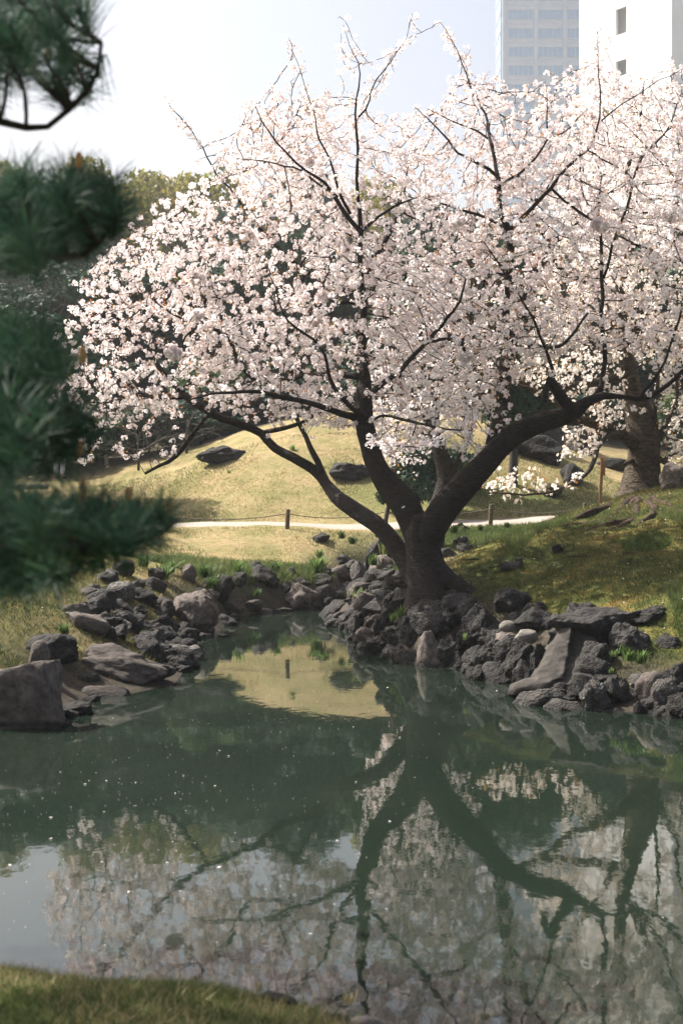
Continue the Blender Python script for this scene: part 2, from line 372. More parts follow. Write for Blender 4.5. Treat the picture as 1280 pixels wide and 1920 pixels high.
M_mossb = leafmat('mossy_grass', [(.15, (.025, .045, .012)), (.5, (.07, .09, .022)), (.75, (.18, .145, .045)), (.97, (.26, .14, .04))], 1.3, .35)
M_weed = leafmat('fresh_weed_leaves', [(.1, (.05, .10, .02)), (.5, (.11, .19, .045)), (.9, (.24, .31, .10))], 3, .4)

def m_rock(c1, c2, c3, bs, bd=.03):
    def f(n, l, b):
        c = n.new('ShaderNodeTexCoord'); oi = n.new('ShaderNodeObjectInfo')
        ad = n.new('ShaderNodeVectorMath'); ad.operation = 'MULTIPLY_ADD'; l.new(oi.outputs['Random'], ad.inputs[0]); ad.inputs[1].default_value = (13, 7, 29); l.new(c.outputs['Object'], ad.inputs[2])
        t = noise_n(n, l, 5, 10, .68, vec=ad.outputs[0]); t2 = noise_n(n, l, 1.7, 4, .6, vec=ad.outputs[0])
        v = n.new('ShaderNodeTexVoronoi'); v.inputs['Scale'].default_value = 9; l.new(ad.outputs[0], v.inputs['Vector'])
        r = ramp_n(n, l, t.outputs[0], [(.34, c1), (.66, c2)]).outputs[0]
        r = mix_n(n, l, ramp_n(n, l, t2.outputs[0], [(.55, (0, 0, 0)), (.7, (.7, .7, .7))]).outputs[0], r, c3)
        hs = n.new('ShaderNodeHueSaturation'); mr = n.new('ShaderNodeMapRange'); mr.inputs[3].default_value = .7; mr.inputs[4].default_value = 1.35
        l.new(oi.outputs['Random'], mr.inputs[0]); l.new(mr.outputs[0], hs.inputs['Value']); l.new(r, hs.inputs['Color'])
        # wet dark band just above the water
        g = n.new('ShaderNodeSeparateXYZ'); l.new(geo_pos(n), g.inputs[0])
        wet = n.new('ShaderNodeMapRange'); wet.inputs[1].default_value = .03; wet.inputs[2].default_value = .07; wet.inputs[3].default_value = .45; wet.inputs[4].default_value = 1
        l.new(g.outputs[2], wet.inputs[0])
        l.new(mix_n(n, l, 1.0, hs.outputs[0], wet.outputs[0], 'MULTIPLY'), b.inputs['Base Color'])
        h = n.new('ShaderNodeMath'); h.operation = 'MULTIPLY_ADD'; l.new(v.outputs['Distance'], h.inputs[0]); h.inputs[1].default_value = bs; l.new(t.outputs[0], h.inputs[2])
        bump_n(n, l, b, h.outputs[0], .9, bd)
    return nmat('rock', f, .88, .3)
M_rock_dark = m_rock((.010, .0095, .009), (.045, .0415, .038), (.09, .083, .076), .45, .045)
M_rock_brown = m_rock((.042, .034, .029), (.125, .105, .092), (.16, .14, .125), .2, .03)
M_rock_pale = m_rock((.11, .10, .085), (.23, .205, .18), (.2, .185, .165), .1, .02)
M_rock_lichen = m_rock((.03, .027, .025), (.11, .10, .09), (.26, .27, .265), .6, .05)

# ------------------------------------------------------------------ rock meshes
_ico = {}
def ico(sub):
    if sub not in _ico:
        bm = bmesh.new(); bmesh.ops.create_icosphere(bm, subdivisions=sub, radius=1)
        bm.verts.ensure_lookup_table()
        _ico[sub] = (np.array([v.co[:] for v in bm.verts]), np.array([[v.index for v in f.verts] for f in bm.faces])); bm.free()
    return _ico[sub]
PLANES = {}
def rock_verts(seed, sub=4, cuts=9, rough=.10, flat=.0):
    rs = np.random.RandomState(seed); v, f = ico(sub); v = v.copy()
    for _ in range(cuts):
        nrm = rs.normal(size=3); nrm /= np.linalg.norm(nrm); d = rs.uniform(.55, .9)
        s = v @ nrm - d; s = np.maximum(s, 0); v = v - s[:, None] * nrm[None] * .95
    for (nx_, ny_, nz_, d) in PLANES.get(seed, ()):
        nrm = np.array([nx_, ny_, nz_], float); nrm /= np.linalg.norm(nrm); s = np.maximum(v @ nrm - d, 0); v = v - s[:, None] * nrm[None]
    o = Vector(rs.uniform(-50, 50, 3))
    disp = np.empty(len(v))
    for k in range(len(v)):
        p = Vector(v[k])
        a = noise.fractal(p * 1.6 + o, 1.0, 2.1, 5, noise_basis='PERLIN_ORIGINAL')
        c = 1 - abs(noise.noise(p * 4.5 + o)) * 2
        disp[k] = a * rough * 2.4 - max(0, c - .55) * rough * 1.1
    v = v * (1 + disp)[:, None]
    v /= np.abs(v).max(0)[None]
    return v, f
def rock_mesh(name, seed, mat, sub=4, cuts=9, rough=.1):
    rough = rough if rough < .09 else .09 + (rough - .09) * .55; cuts += 3
    v, f = rock_verts(seed, sub, cuts, rough)
    a = Acc(); a.add(v, f); o = a.build(name, mat); me = o.data; bpy.data.objects.remove(o)
    return me
MATS = {'dark': M_rock_dark, 'brown': M_rock_brown, 'pale': M_rock_pale, 'lichen': M_rock_lichen}
LIB = {k: [rock_mesh('rock', 100 + i + 20 * q, MATS[k], 4, 6 + i % 5, .07 + .05 * (i % 3) if k != 'dark' else .08 + .045 * (i % 3)) for i in range(4 if k != 'dark' else 9)] for q, k in enumerate(MATS)}
AUTO = (570, 572, 573, 574, 517, 515, 516)
def rock(px, pt, pb, wpx, d, kind='dark', label='dark rock', group=None, seed=None, sub=4, cuts=9, rough=.1, deep=.8, rz=None, sink=.2, tilt=(0, 0), name='rock'):
    """pt, pb: top and foot in the picture; wpx: width; d: distance"""
    if d >= 24.5 or seed in AUTO:
        q = d - 3.5
        while q < d + 5:
            p_ = P(px, pb - (pb - pt) * .12, q)
            if gz(p_.x, q) >= p_.z: break
            q += .1
        d = q
    wd = wpx / F * d / 2; hh = (pb - pt) / F * d; c = P(px, pb, d)
    top = c.z + hh; g_ = gz(c.x, d); bot = min(c.z - hh * sink, g_ - .04) if g_ > -.3 else c.z - hh * sink
    lim = 1.35 if kind == 'pale' else 2.2
    if top - bot > hh * lim: bot = top - hh * lim
    full = top - bot
    me = rock_mesh(name, seed, MATS[kind], sub, cuts, rough) if seed is not None else R.choice(LIB[kind])
    o = link(name, me, None, (c.x, d + 0.0, bot + full / 2), (tilt[0], tilt[1], R.uniform(0, 6.28) if rz is None else rz), (wd, wd * deep, full / 2))
    tag(o, label, 'rock', group); return o

# ------------------------------------------------------------------ blossoming trees
DOFF = [0.0]; HF = [.70]
def limb_pts(spec):
    """[(px, py, distance, half width in px)] -> smooth world polyline with radius"""
    arr = [tuple(P(a, b, d + DOFF[0])) + (hw * (HF[0] * (.78 + .22 * min(1, hw / 25))) / F * d,) for a, b, d, hw in spec]
    c = catmull(arr, .10); o = Vector((spec[0][0] * .37, spec[0][1] * .71, 3))
    for q in c:
        k = max(0, 1 - q[3] / .09) * .05; v = noise.noise_vector(Vector(q[:3]) * 2.6 + o) * k + noise.noise_vector(Vector(q[:3]) * 7 + o) * k * .35
        q[:3] += np.array(v)
    for q in c:
        pyq = YH - (q[2] - H) * F / q[1]
        if pyq < 420 and HF[0] == .70: q[3] *= .55 + .45 * max(0, (pyq - 60) / 360)
    return c
def lobes_fn(seed, amt, flare=0.0):
    rs = np.random.RandomState(seed); ph = rs.uniform(0, 6.28, 6)
    def fn(t, a):
        m = 1 + amt * (.5 * np.sin(3 * a + ph[0] + t * 3) + .35 * np.sin(5 * a + ph[1] - t * 5) + .25 * np.sin(9 * a + ph[2] + t * 9)) + amt * .5 * np.sin(t * 23 + ph[3] + 2 * a)
        if flare: m = m + flare * np.clip(1 - t * 3.5, 0, 1) ** 1.5 * (np.sin(4 * a + ph[4]) * .5 + .25)
        return m
    return fn
def colonize(nodes, att, step=.12, kill=.17, iters=90, infl=.6, wig=.13):
    """nodes: list of (x,y,z) ; returns positions, parents of grown nodes (index into the joint list)"""
    pos = [Vector(p) for p in nodes]; par = [-1] * len(pos); att = [Vector(a) for a in att]; alive = list(range(len(att)))
    for it in range(iters):
        if not alive: break
        kd = kdtree.KDTree(len(pos))
        for i_, p in enumerate(pos): kd.insert(p, i_)
        kd.balance(); pull = {}; nxt = []
        for a in alive:
            co, ix, dist = kd.find(att[a])
            if dist < kill: continue
            nxt.append(a)
            if dist < infl:
                pull.setdefault(ix, []).append((att[a] - co) / dist)
        alive = nxt; grown = 0
        for ix, vs in pull.items():
            v = Vector((0, 0, 0))
            for q in vs: v += q
            if par[ix] >= 0: v += (pos[ix] - pos[par[ix]]).normalized() * len(vs) * .6
            v = v.normalized() + Vector((R.gauss(0, wig), R.gauss(0, wig), R.gauss(0, wig) + .05))
            npos = pos[ix] + v.normalized() * step
            pos.append(npos); par.append(ix); grown += 1
        if not grown: break
    return pos, par
def grow_mesh(pos, par, n0, rtip, rmax, expo=2.4, hero=None):
    n_ = len(pos); kids = [0] * n_; load = [0.0] * n_; ch = [[] for _ in range(n_)]
    for i_ in range(n0, n_): kids[par[i_]] += 1; ch[par[i_]].append(i_)
    for i_ in range(n_ - 1, n0 - 1, -1):
        if kids[i_] == 0: load[i_] = rtip ** expo
        load[par[i_]] += load[i_]
    rad = [min(rmax, l ** (1 / expo)) if l > 0 else rtip for l in load]
    if hero is not None:
        for i_ in range(n0, n_):
            cap_ = hero[par[i_]] * .75 if par[i_] < n0 else rad[par[i_]]
            rad[i_] = min(rad[i_], max(cap_, rtip))
    chains = []
    def chain(a, b):
        c = [a, b]
        while ch[b]:
            nb = max(ch[b], key=lambda q: load[q])
            for o_ in ch[b]:
                if o_ != nb: stack.append((b, o_))
            b = nb; c.append(b)
        return c
    stack = [(par[i_], i_) for i_ in range(n0, n_) if par[i_] < n0]
    while stack:
        a, b = stack.pop(); chains.append(chain(a, b))
    return rad, kids, chains
def mesh_chains(acc_thick, acc_thin, pos, rad, chains, thr=.0085, rtip=.003):
    for c in chains:
        r = [rad[c[1]]] + [rad[k_] for k_ in c[1:]]
        r[-1] = rtip * .6
        p = [pos[k_] for k_ in c]
        a = acc_thick if r[0] > thr else acc_thin
        a.tube(p, r, 6 if r[0] > .015 else (4 if r[0] > thr else 3), cap=False)
# one flower: five cupped petals
def flower_tpl(nq):
    vs, fs = [], []
    for k_ in range(5):
        a = k_ * 2 * math.pi / 5; ca_, sa = math.cos(a), math.sin(a)
        def q(r, t, z): return (r * ca_ - t * sa, r * sa + t * ca_, z)
        b = len(vs)
        vs += [q(.05, 0, 0), q(.62, -.46, .30), q(1.0, 0, .30), q(.62, .46, .22)]
        fs.append((b, b + 1, b + 2, b + 3))
    return np.array(vs), np.array(fs)
FV, FF = flower_tpl(4)
def place_tpl(acc_, tv, tf, cen, nrm, size, rnd, spin=True):
    """instance template at many places (vectorised)"""
    cen = np.asarray(cen); nrm = np.asarray(nrm, float); N = len(cen)
    if N == 0: return
    nrm /= np.linalg.norm(nrm, axis=1)[:, None] + 1e-9
    ref = NR.normal(size=(N, 3)) if spin else np.tile([0, 0, 1.0], (N, 1))
    u = np.cross(nrm, ref); u /= np.linalg.norm(u, axis=1)[:, None] + 1e-9; v = np.cross(nrm, u)
    size = np.asarray(size)[:, None, None]
    V = cen[:, None] + size * (tv[None, :, 0, None] * u[:, None] + tv[None, :, 1, None] * v[:, None] + tv[None, :, 2, None] * nrm[:, None])
    f = (tf[None] + (np.arange(N) * len(tv))[:, None, None]).reshape(-1, tf.shape[1])
    acc_.add(V.reshape(-1, 3), f, np.repeat(rnd, len(tf)))
def inpoly(px, py, poly):
    c = False; n_ = len(poly); j_ = n_ - 1
    for i_ in range(n_):
        xi, yi = poly[i_]; xj, yj = poly[j_]
        if (yi > py) != (yj > py) and px < (xj - xi) * (py - yi) / (yj - yi) + xi: c = not c
        j_ = i_
    return c
def edge_dist(px, py, poly):
    return float(abs(poly_sd(np.array([float(px)]), np.array([float(py)]), np.array(poly, float))[0]))
def attractors(poly, dfun, half, n_, gap=0.0, seed=0, excl=None, rise=250.0, fr=1.0):
    xs_ = [q[0] for q in poly]; ys_ = [q[1] for q in poly]; out = []; pa = np.array(poly, float)
    rs = np.random.RandomState(seed)
    while len(out) < n_:
        X_ = rs.uniform(min(xs_), max(xs_), 4000); Y_ = rs.uniform(min(ys_), max(ys_), 4000)
        sd = poly_sd(X_, Y_, pa)
        for x_, y_, s_ in zip(X_, Y_, sd):
            if s_ > 0: continue
            hw = half * (.18 + .82 * math.sqrt(min(1, -s_ / rise)))
            u_ = rs.uniform(-1, 1); d = dfun(x_, y_) + u_ * hw * (fr if u_ < 0 else 1)
            p = P(x_, y_, d)
            if gap and (noise.noise(p * 1.15 + Vector((seed * 7.1, 3, 5))) < -gap or noise.noise(p * 2.6 + Vector((seed * 3.1, 9, 1))) < -.22): continue
            if excl and excl(x_, y_, rs): continue
            out.append(p)
            if len(out) >= n_: break
    return out
def cherry(base, label, limbs, att, bark, petal, part_names, dens=lambda p: 1.0, fsize=.0195, step=.12, kill=.17, per=5, tpl=None, leaf_frac=.12, group=None, rtip=.0038, rmax=.035, bare=None, spread=.05):
    t = empty('cherry_tree', base, label, 'tree', group)
    nodes = []; hero = []
    for k_, (nm, spec, sides, flare) in enumerate(limbs):
        a = limb_pts(spec); ac = Acc()
        ac.tube(a[:, :3], a[:, 3], sides, lobes=lobes_fn(k_ + 5, .09 if sides > 10 else .05, flare))
        ac.build(nm, bark, t, loc=base)
        if nm not in ('trunk', 'stub', 'root'):
            m0 = int(len(a) * (.25 if sides > 10 else .05)); nodes += [tuple(q) for q in a[m0:, :3]]; hero += list(a[m0:, 3])
    n0 = len(nodes)
    pos, par = colonize(nodes, att, step, kill)
    rad, kids, chains = grow_mesh(pos, par, n0, rtip, rmax, hero=hero)
    A1, A2 = Acc(), Acc(); mesh_chains(A1, A2, pos, rad, chains, rtip=rtip)
    if A1.n: tag(A1.build('branches', bark, t, loc=base), kind='stuff')
    if A2.n: tag(A2.build('twigs', bark, t, loc=base), kind='stuff')
    cen, nr, rn, lc, ln, lr = [], [], [], [], [], []
    for i_ in range(0, len(pos)):
        if i_ < n0:
            if hero[i_] > .032 or R.random() > .55: continue
        elif rad[i_] > .011: continue
        p = pos[i_] if i_ >= n0 else pos[i_] + Vector((R.gauss(0, 1), R.gauss(0, 1), R.gauss(.3, 1))).normalized() * (hero[i_] + R.uniform(.02, .09))
        if bare and bare(p): continue
        dn = dens(p)
        if R.random() > dn: continue
        cc = p + Vector((R.gauss(0, 1), R.gauss(0, 1), R.gauss(0, .8))) * .03
        cr = R.random()
        for _ in range(max(1, int(R.gauss(per, 1.6)))):
            v = Vector((R.gauss(0, 1), R.gauss(0, 1), R.gauss(.1, .9))).normalized()
            cen.append(tuple(cc + v * spread * R.uniform(.5, 1.1))); nr.append(tuple(v + Vector((R.gauss(0, .3), R.gauss(0, .3) - .1, R.gauss(0, .3))))); rn.append(min(1, max(0, cr * .6 + R.random() * .5)))
        if R.random() < leaf_frac * (1.6 if noise.noise(p * .9) > .12 else .5):
            for _ in range(3):
                v = Vector((R.gauss(0, 1), R.gauss(0, 1), R.gauss(.4, .8))).normalized()
                lc.append(tuple(cc + v * (spread + .01))); ln.append(tuple(v)); lr.append(R.random())
    A3 = Acc(); nn = len(cen)
    place_tpl(A3, FV, FF, cen, nr, NR.uniform(.8, 1.15, nn) * fsize, np.array(rn))
    tag(A3.build('blossoms', petal, t, smooth=False, loc=base, attr=True), kind='stuff')
    if lc:
        A4 = Acc(); LV = np.array([(0, 0, 0), (.5, .28, .1), (1.2, 0, .25), (.5, -.28, .1)]); LV = LV[:, [2, 1, 0]]
        place_tpl(A4, LV, np.array([[0, 1, 2, 3]]), lc, ln, NR.uniform(.6, 1.2, len(lc)) * fsize * 1.7, np.array(lr))
        tag(A4.build('young_leaves', M_young, t, smooth=False, loc=base, attr=True), kind='stuff')
    print('cherry', label[:30], 'att', len(att), 'nodes', len(pos), 'flowers', nn)
    return t

front_limbs = [
 ('trunk', [(812, 1250, 14.5, 125), (812, 1180, 14.5, 105), (808, 1130, 14.5, 80), (800, 1085, 14.5, 57), (793, 1040, 14.55, 49), (790, 1005, 14.6, 49), (792, 968, 14.6, 38)], 28, .35),
 ('limb', [(782, 1095, 14.5, 26), (752, 1040, 14.8, 27), (714, 990, 15, 25), (665, 956, 15.3, 23), (630, 930, 15.6, 20), (611, 905, 15.8, 16), (590, 880, 15.9, 16), (548, 858, 16, 15), (515, 838, 16.1, 13), (490, 812, 16.2, 12), (455, 797, 16.2, 12), (399, 775, 16.2, 11), (350, 745, 16.2, 11), (324, 715, 16.3, 9), (282, 670, 16.3, 8), (256, 644, 16.3, 7), (230, 610, 16.3, 6), (200, 576, 16.3, 5), (165, 535, 16.3, 3)], 14, 0),
 ('limb', [(793, 1030, 14.58, 38), (765, 955, 14.7, 38), (732, 915, 14.8, 35), (704, 870, 14.9, 30), (692, 830, 15, 27), (683, 795, 15, 25), (682, 740, 15.1, 22), (680, 680, 15.2, 18), (678, 600, 15.3, 13), (685, 540, 15.3, 10), (698, 490, 15.2, 9), (725, 445, 15.1, 7), (745, 400, 15, 5), (760, 350, 15, 3)], 16, 0),
 ('limb', [(788, 1030, 14.55, 40), (830, 957, 14.5, 40), (868, 912, 14.5, 37), (910, 868, 14.5, 34), (950, 826, 14.5, 31), (1000, 797, 14.5, 28), (1050, 783, 14.5, 26), (1080, 770, 14.5, 23), (1100, 752, 14.5, 17), (1130, 741, 14.5, 13), (1160, 745, 14.5, 8), (1200, 748, 14.5, 8), (1250, 725, 14.4, 7), (1300, 680, 14.3, 6), (1360, 620, 14.3, 4)], 16, 0),
 ('limb', [(910, 880, 14.6, 16), (924, 825, 14.8, 20), (940, 770, 15, 20), (945, 720, 15.1, 20), (950, 670, 15.2, 19), (965, 630, 15.3, 15), (980, 580, 15.4, 12), (998, 530, 15.4, 11), (1020, 485, 15.5, 11), (1036, 455, 15.5, 11), (1062, 438, 15.5, 7), (1100, 400, 15.5, 5), (1140, 360, 15.5, 3)], 14, 0),
 ('limb', [(956, 655, 15.2, 14), (948, 590, 14.9, 11), (955, 520, 14.4, 11), (958, 463, 14.0, 12), (949, 430, 13.9, 11), (939, 398, 13.8, 9), (935, 345, 13.8, 8), (922, 296, 13.9, 7), (916, 247, 14.1, 6), (912, 215, 14.4, 5), (894, 187, 14.6, 4.5), (882, 154, 14.8, 4), (866, 117, 14.9, 3), (849, 81, 15, 2.5), (821, 40, 15, 1.2)], 12, 0),
 ('stub', [(1075, 775, 14.45, 20), (1052, 748, 14.35, 18), (1040, 725, 14.3, 16), (1030, 706, 14.3, 13)], 14, 0),
 ('root', [(806, 1050, 14.45, 26), (838, 1086, 14.4, 27), (866, 1104, 14.35, 24), (905, 1122, 14.3, 12)], 12, 0),
 ('stub', [(1034, 712, 14.3, 8), (1024, 716, 14.25, 8), (1019, 732, 14.2, 11), (1016, 752, 14.2, 9)], 10, 0)]
fine = [
 [(350, 745, 16.2, 6), (305, 743, 16.2, 5), (249, 736, 16.2, 4.5), (192, 730, 16.2, 4), (136, 730, 16.2, 2)],
 [(330, 735, 16.2, 5), (300, 745, 16.1, 4), (249, 745, 16, 4), (200, 752, 16, 3), (155, 756, 16, 2)],
 [(490, 812, 16.2, 9), (520, 806, 16.1, 8), (550, 800, 15.9, 7), (590, 780, 15.7, 5)],
 [(614, 912, 15.8, 12), (600, 878, 15.9, 11), (588, 850, 16, 10), (572, 820, 16.1, 8), (555, 780, 16.2, 7), (548, 740, 16.3, 5), (550, 680, 16.3, 4)],
 [(399, 775, 16.2, 6), (385, 786, 16.2, 7), (365, 812, 16.2, 8), (330, 856, 16.2, 8), (300, 873, 16.2, 6), (270, 887, 16.2, 4.5)],
 [(678, 640, 15.2, 11), (676, 540, 14.6, 9), (676, 432, 14.0, 8), (672, 340, 14.0, 6), (670, 280, 14.0, 6), (668, 215, 14.0, 5), (672, 165, 14.0, 4), (668, 120, 14.0, 3), (640, 50, 14.0, 1.3)],
 [(668, 215, 14.0, 5), (690, 185, 14.0, 4), (703, 150, 14.0, 3.5), (740, 100, 14.0, 3), (760, 65, 14.0, 2), (776, 25, 14.0, 1.2)],
 [(676, 432, 14.0, 8), (655, 402, 14.0, 8), (632, 370, 14.0, 7), (610, 345, 14.0, 6), (570, 320, 14.0, 5), (520, 270, 14.0, 4), (490, 225, 14.0, 3), (478, 195, 14.0, 1.5)],
 [(655, 402, 14.0, 6), (630, 350, 14.0, 5), (613, 300, 14.0, 4), (600, 265, 14.0, 4), (590, 225, 14.0, 3), (565, 150, 14.0, 2), (540, 85, 14.0, 1.2)],
 [(632, 370, 14.0, 5), (592, 340, 14.1, 4), (550, 312, 14.2, 4), (500, 305, 14.3, 3), (445, 302, 14.4, 1.5)],
 [(676, 432, 14.0, 6), (710, 405, 14.0, 5), (745, 385, 14.0, 4), (780, 370, 14.0, 2)],
 [(684, 790, 15, 16), (640, 772, 14.8, 11), (580, 756, 14.6, 9), (490, 735, 14.4, 7), (417, 737, 14.3, 5), (360, 750, 14.2, 3)],
 [(682, 710, 15.1, 12), (620, 702, 15.4, 10), (530, 712, 15.8, 8), (474, 707, 16, 7), (451, 685, 16, 7), (429, 632, 15.9, 6), (399, 615, 15.8, 6), (376, 600, 15.8, 5), (340, 596, 15.8, 4), (285, 565, 15.8, 2)],
 [(378, 602, 15.8, 5), (387, 557, 15.7, 5), (380, 520, 15.7, 4), (370, 470, 15.7, 3), (352, 400, 15.7, 1.5)],
 [(678, 570, 15.3, 9), (620, 530, 15.8, 8), (560, 500, 16, 7), (500, 440, 16, 6), (440, 370, 16, 4), (400, 310, 16, 3), (372, 260, 16, 2.5), (318, 195, 16, 1.2)],
 [(684, 745, 15, 11), (740, 700, 14.3, 9), (800, 640, 13.9, 7), (850, 580, 13.7, 5), (872, 520, 13.6, 3)],
 [(684, 790, 15, 9), (630, 730, 14.5, 7), (600, 650, 14.3, 5), (540, 600, 14.2, 4), (505, 520, 14.2, 2)],
 [(505, 305, 15.8, 3), (430, 330, 15.9, 3), (370, 370, 16.1, 3), (300, 430, 16.2, 2)],
 [(700, 790, 14.8, 5), (719, 778, 14.5, 5), (767, 787, 14.3, 5), (815, 799, 14.1, 4), (884, 807, 14, 2)],
 [(1110, 750, 14.55, 11), (1127, 720, 14.6, 9), (1130, 690, 14.6, 8), (1129, 600, 14.6, 7), (1126, 500, 14.6, 6), (1122, 400, 14.6, 5), (1130, 330, 14.6, 3)],
 [(1038, 705, 14.3, 7), (1020, 650, 14.2, 5), (990, 580, 14, 4), (945, 510, 13.8, 3), (905, 450, 13.8, 2)],
 [(1200, 748, 14.5, 6), (1235, 690, 14.3, 5), (1270, 600, 14.2, 4), (1300, 500, 14.2, 3)],
 [(955, 432, 13.9, 9), (987, 398, 13.9, 7.5), (1020, 361, 13.9, 7), (1052, 325, 14.0, 6.5), (1085, 292, 14.0, 6), (1113, 260, 14.0, 5), (1128, 223, 14.0, 4.5), (1128, 182, 14.0, 3.5), (1124, 122, 14.0, 2.6), (1118, 50, 14.0, 1.2)],
 [(1128, 225, 14.0, 4), (1166, 195, 14.0, 3), (1215, 166, 14.0, 2.5), (1256, 142, 14.0, 2), (1295, 118, 14.0, 1.2)],
 [(937, 350, 13.9, 6), (971, 325, 14.0, 5), (1000, 296, 14.0, 4.5), (1024, 260, 14.0, 4), (1026, 203, 14.0, 3), (1020, 155, 14.0, 1.2)],
 [(1024, 260, 14.0, 4), (1069, 239, 14.1, 3), (1100, 200, 14.1, 1.5)],
 [(932, 338, 13.9, 7), (894, 304, 13.9, 6), (862, 284, 13.9, 5), (837, 260, 14.0, 4.5), (813, 235, 14.0, 3.5), (780, 200, 14.0, 1.5)],
 [(918, 260, 13.9, 5), (874, 235, 14.0, 4), (841, 223, 14.0, 3), (800, 205, 14.0, 1.5)],
 [(945, 424, 13.9, 6), (910, 406, 14.0, 5), (878, 394, 13.9, 5), (841, 386, 13.9, 4), (798, 370, 13.9, 2)],
 [(1037, 458, 15.5, 7), (1010, 430, 15.6, 6), (1000, 395, 15.7, 5), (992, 340, 15.7, 3)],
 [(1129, 520, 14.6, 5), (1160, 420, 14.6, 5), (1195, 317, 14.6, 4.5), (1227, 272, 14.6, 4), (1256, 235, 14.6, 3.5), (1270, 195, 14.6, 2.5), (1280, 155, 14.6, 1.2)],
 [(945, 700, 15.1, 9), (900, 640, 15.9, 7), (860, 560, 16.2, 6), (830, 480, 16.4, 5), (800, 400, 16.4, 3)],
 [(965, 632, 15.3, 8), (1010, 655, 14.6, 6), (1060, 640, 14.1, 5), (1100, 590, 13.8, 4)]]
front_limbs += [('branch', f_, 7, 0) for f_ in fine]
poly_front = [(85, 745), (72, 690), (95, 640), (140, 560), (172, 480), (235, 445), (275, 405), (325, 368), (385, 335), (425, 290), (450, 205), (520, 165), (600, 190), (680, 180), (740, 215), (800, 205), (850, 150), (910, 140), (960, 165), (1040, 145), (1095, 125), (1150, 120), (1195, 165), (1250, 160), (1330, 130), (1420, 300), (1480, 500), (1420, 650), (1300, 690), (1180, 668), (1090, 660), (1010, 690), (960, 720), (930, 770), (880, 815), (800, 800), (720, 800), (640, 812), (560, 800), (500, 790), (430, 765), (360, 750), (330, 790), (250, 800), (160, 790)]
dfront = lambda x, y: 16.5 - 1.2 * min(1, max(0, (x - 350) / 450))
att = attractors(poly_front, dfront, 1.9, 15500, gap=.20, seed=1, fr=.72)
# lone shoots against the sky
for a_, b_, c_, e_, n_ in [((640, 50), (680, 200), 45, 15.5, 60), ((776, 30), (700, 190), 32, 15.5, 60), ((540, 85), (610, 260), 40, 15.4, 60), ((320, 195), (400, 320), 40, 16, 45), ((821, 40), (905, 200), 40, 15.5, 90), ((1118, 55), (1128, 220), 50, 15.3, 90), ((1280, 120), (1180, 200), 45, 15.3, 50), ((1020, 150), (1026, 250), 40, 15.6, 40), ((455, 175), (520, 270), 40, 15.5, 60)]:
    for _ in range(n_):
        t_ = R.random(); sp = c_ * (1.25 - .8 * (1 - t_))
        att.append(P(a_[0] + (b_[0] - a_[0]) * t_ + R.gauss(0, sp * .42), a_[1] + (b_[1] - a_[1]) * t_ + R.gauss(0, sp * .42), e_ + .5 + R.gauss(0, .12)))
def pxpy(p): return 640 + p.x * F / p.y, YH - (p.z - H) * F / p.y
att = [p for p in att if not (778 < pxpy(p)[0] < 822 and pxpy(p)[1] < 120) and not (700 < pxpy(p)[0] < 735 and pxpy(p)[1] < 80)]
for _ in range(150): att.append(P(R.uniform(130, 330), R.uniform(770, 860), 16.7 + R.gauss(0, .4)))
for _ in range(130): att.append(P(R.uniform(690, 880), R.uniform(800, 845), 14.8 + R.gauss(0, .4)))
def dens_front(p):
    py = YH - (p.z - H) * F / p.y; px = 640 + p.x * F / p.y
    d = .90
    if px < 300: d = .52 + .28 * max(0, (px - 80) / 220)
    if py < 230: d = .62 + .2 * max(0, (py - 60) / 170)
    if py < 60: d *= .6
    if py > 770 and px < 400: d = .28
    return d
base = tuple(P(802, 1128, 14.95)); DOFF[0] = .5
cherry(base, 'large front cherry tree in full blossom, its dark trunk forked low beside the water', front_limbs, att, M_bark, M_petal, None, dens_front, per=12, step=.09, fsize=.0178, leaf_frac=.42, spread=.035, kill=.12)

DOFF[0] = 0.0; HF[0] = .92
# the old cherry on the crest of the mound
right_limbs = [
 ('trunk', [(1205, 975, 18.9, 75), (1205, 945, 18.95, 60), (1203, 920, 19, 44), (1205, 880, 19, 35), (1207, 840, 19, 33), (1204, 805, 19, 33), (1195, 770, 19, 27), (1186, 735, 19, 22), (1178, 700, 19, 18), (1168, 640, 19, 15), (1160, 560, 19, 12), (1150, 480, 19, 9)], 26, .4),
 ('limb', [(1190, 835, 18.9, 16), (1165, 815, 18.7, 13), (1131, 799, 18.5, 12), (1083, 784, 18.4, 11), (1045, 760, 18.4, 9), (1005, 735, 18.4, 6), (960, 720, 18.4, 4)], 12, 0),
 ('limb', [(1180, 700, 19, 13), (1145, 711, 18.8, 10), (1103, 719, 18.7, 10), (1061, 726, 18.6, 9), (1004, 724, 18.5, 8), (960, 714, 18.5, 6), (910, 700, 18.4, 5), (870, 680, 18.4, 3)], 12, 0),
 ('limb', [(1180, 640, 19, 13), (1215, 560, 18.8, 10), (1260, 470, 18.6, 8), (1310, 380, 18.5, 6), (1350, 280, 18.5, 4)], 12, 0),
 ('limb', [(1165, 520, 19, 11), (1190, 420, 19.2, 8), (1175, 330, 19.3, 6), (1200, 230, 19.3, 4), (1210, 150, 19.3, 2)], 12, 0),
 ('stub', [(1185, 865, 18.9, 7), (1172, 868, 18.7, 6), (1166, 873, 18.65, 5)], 8, 0)]
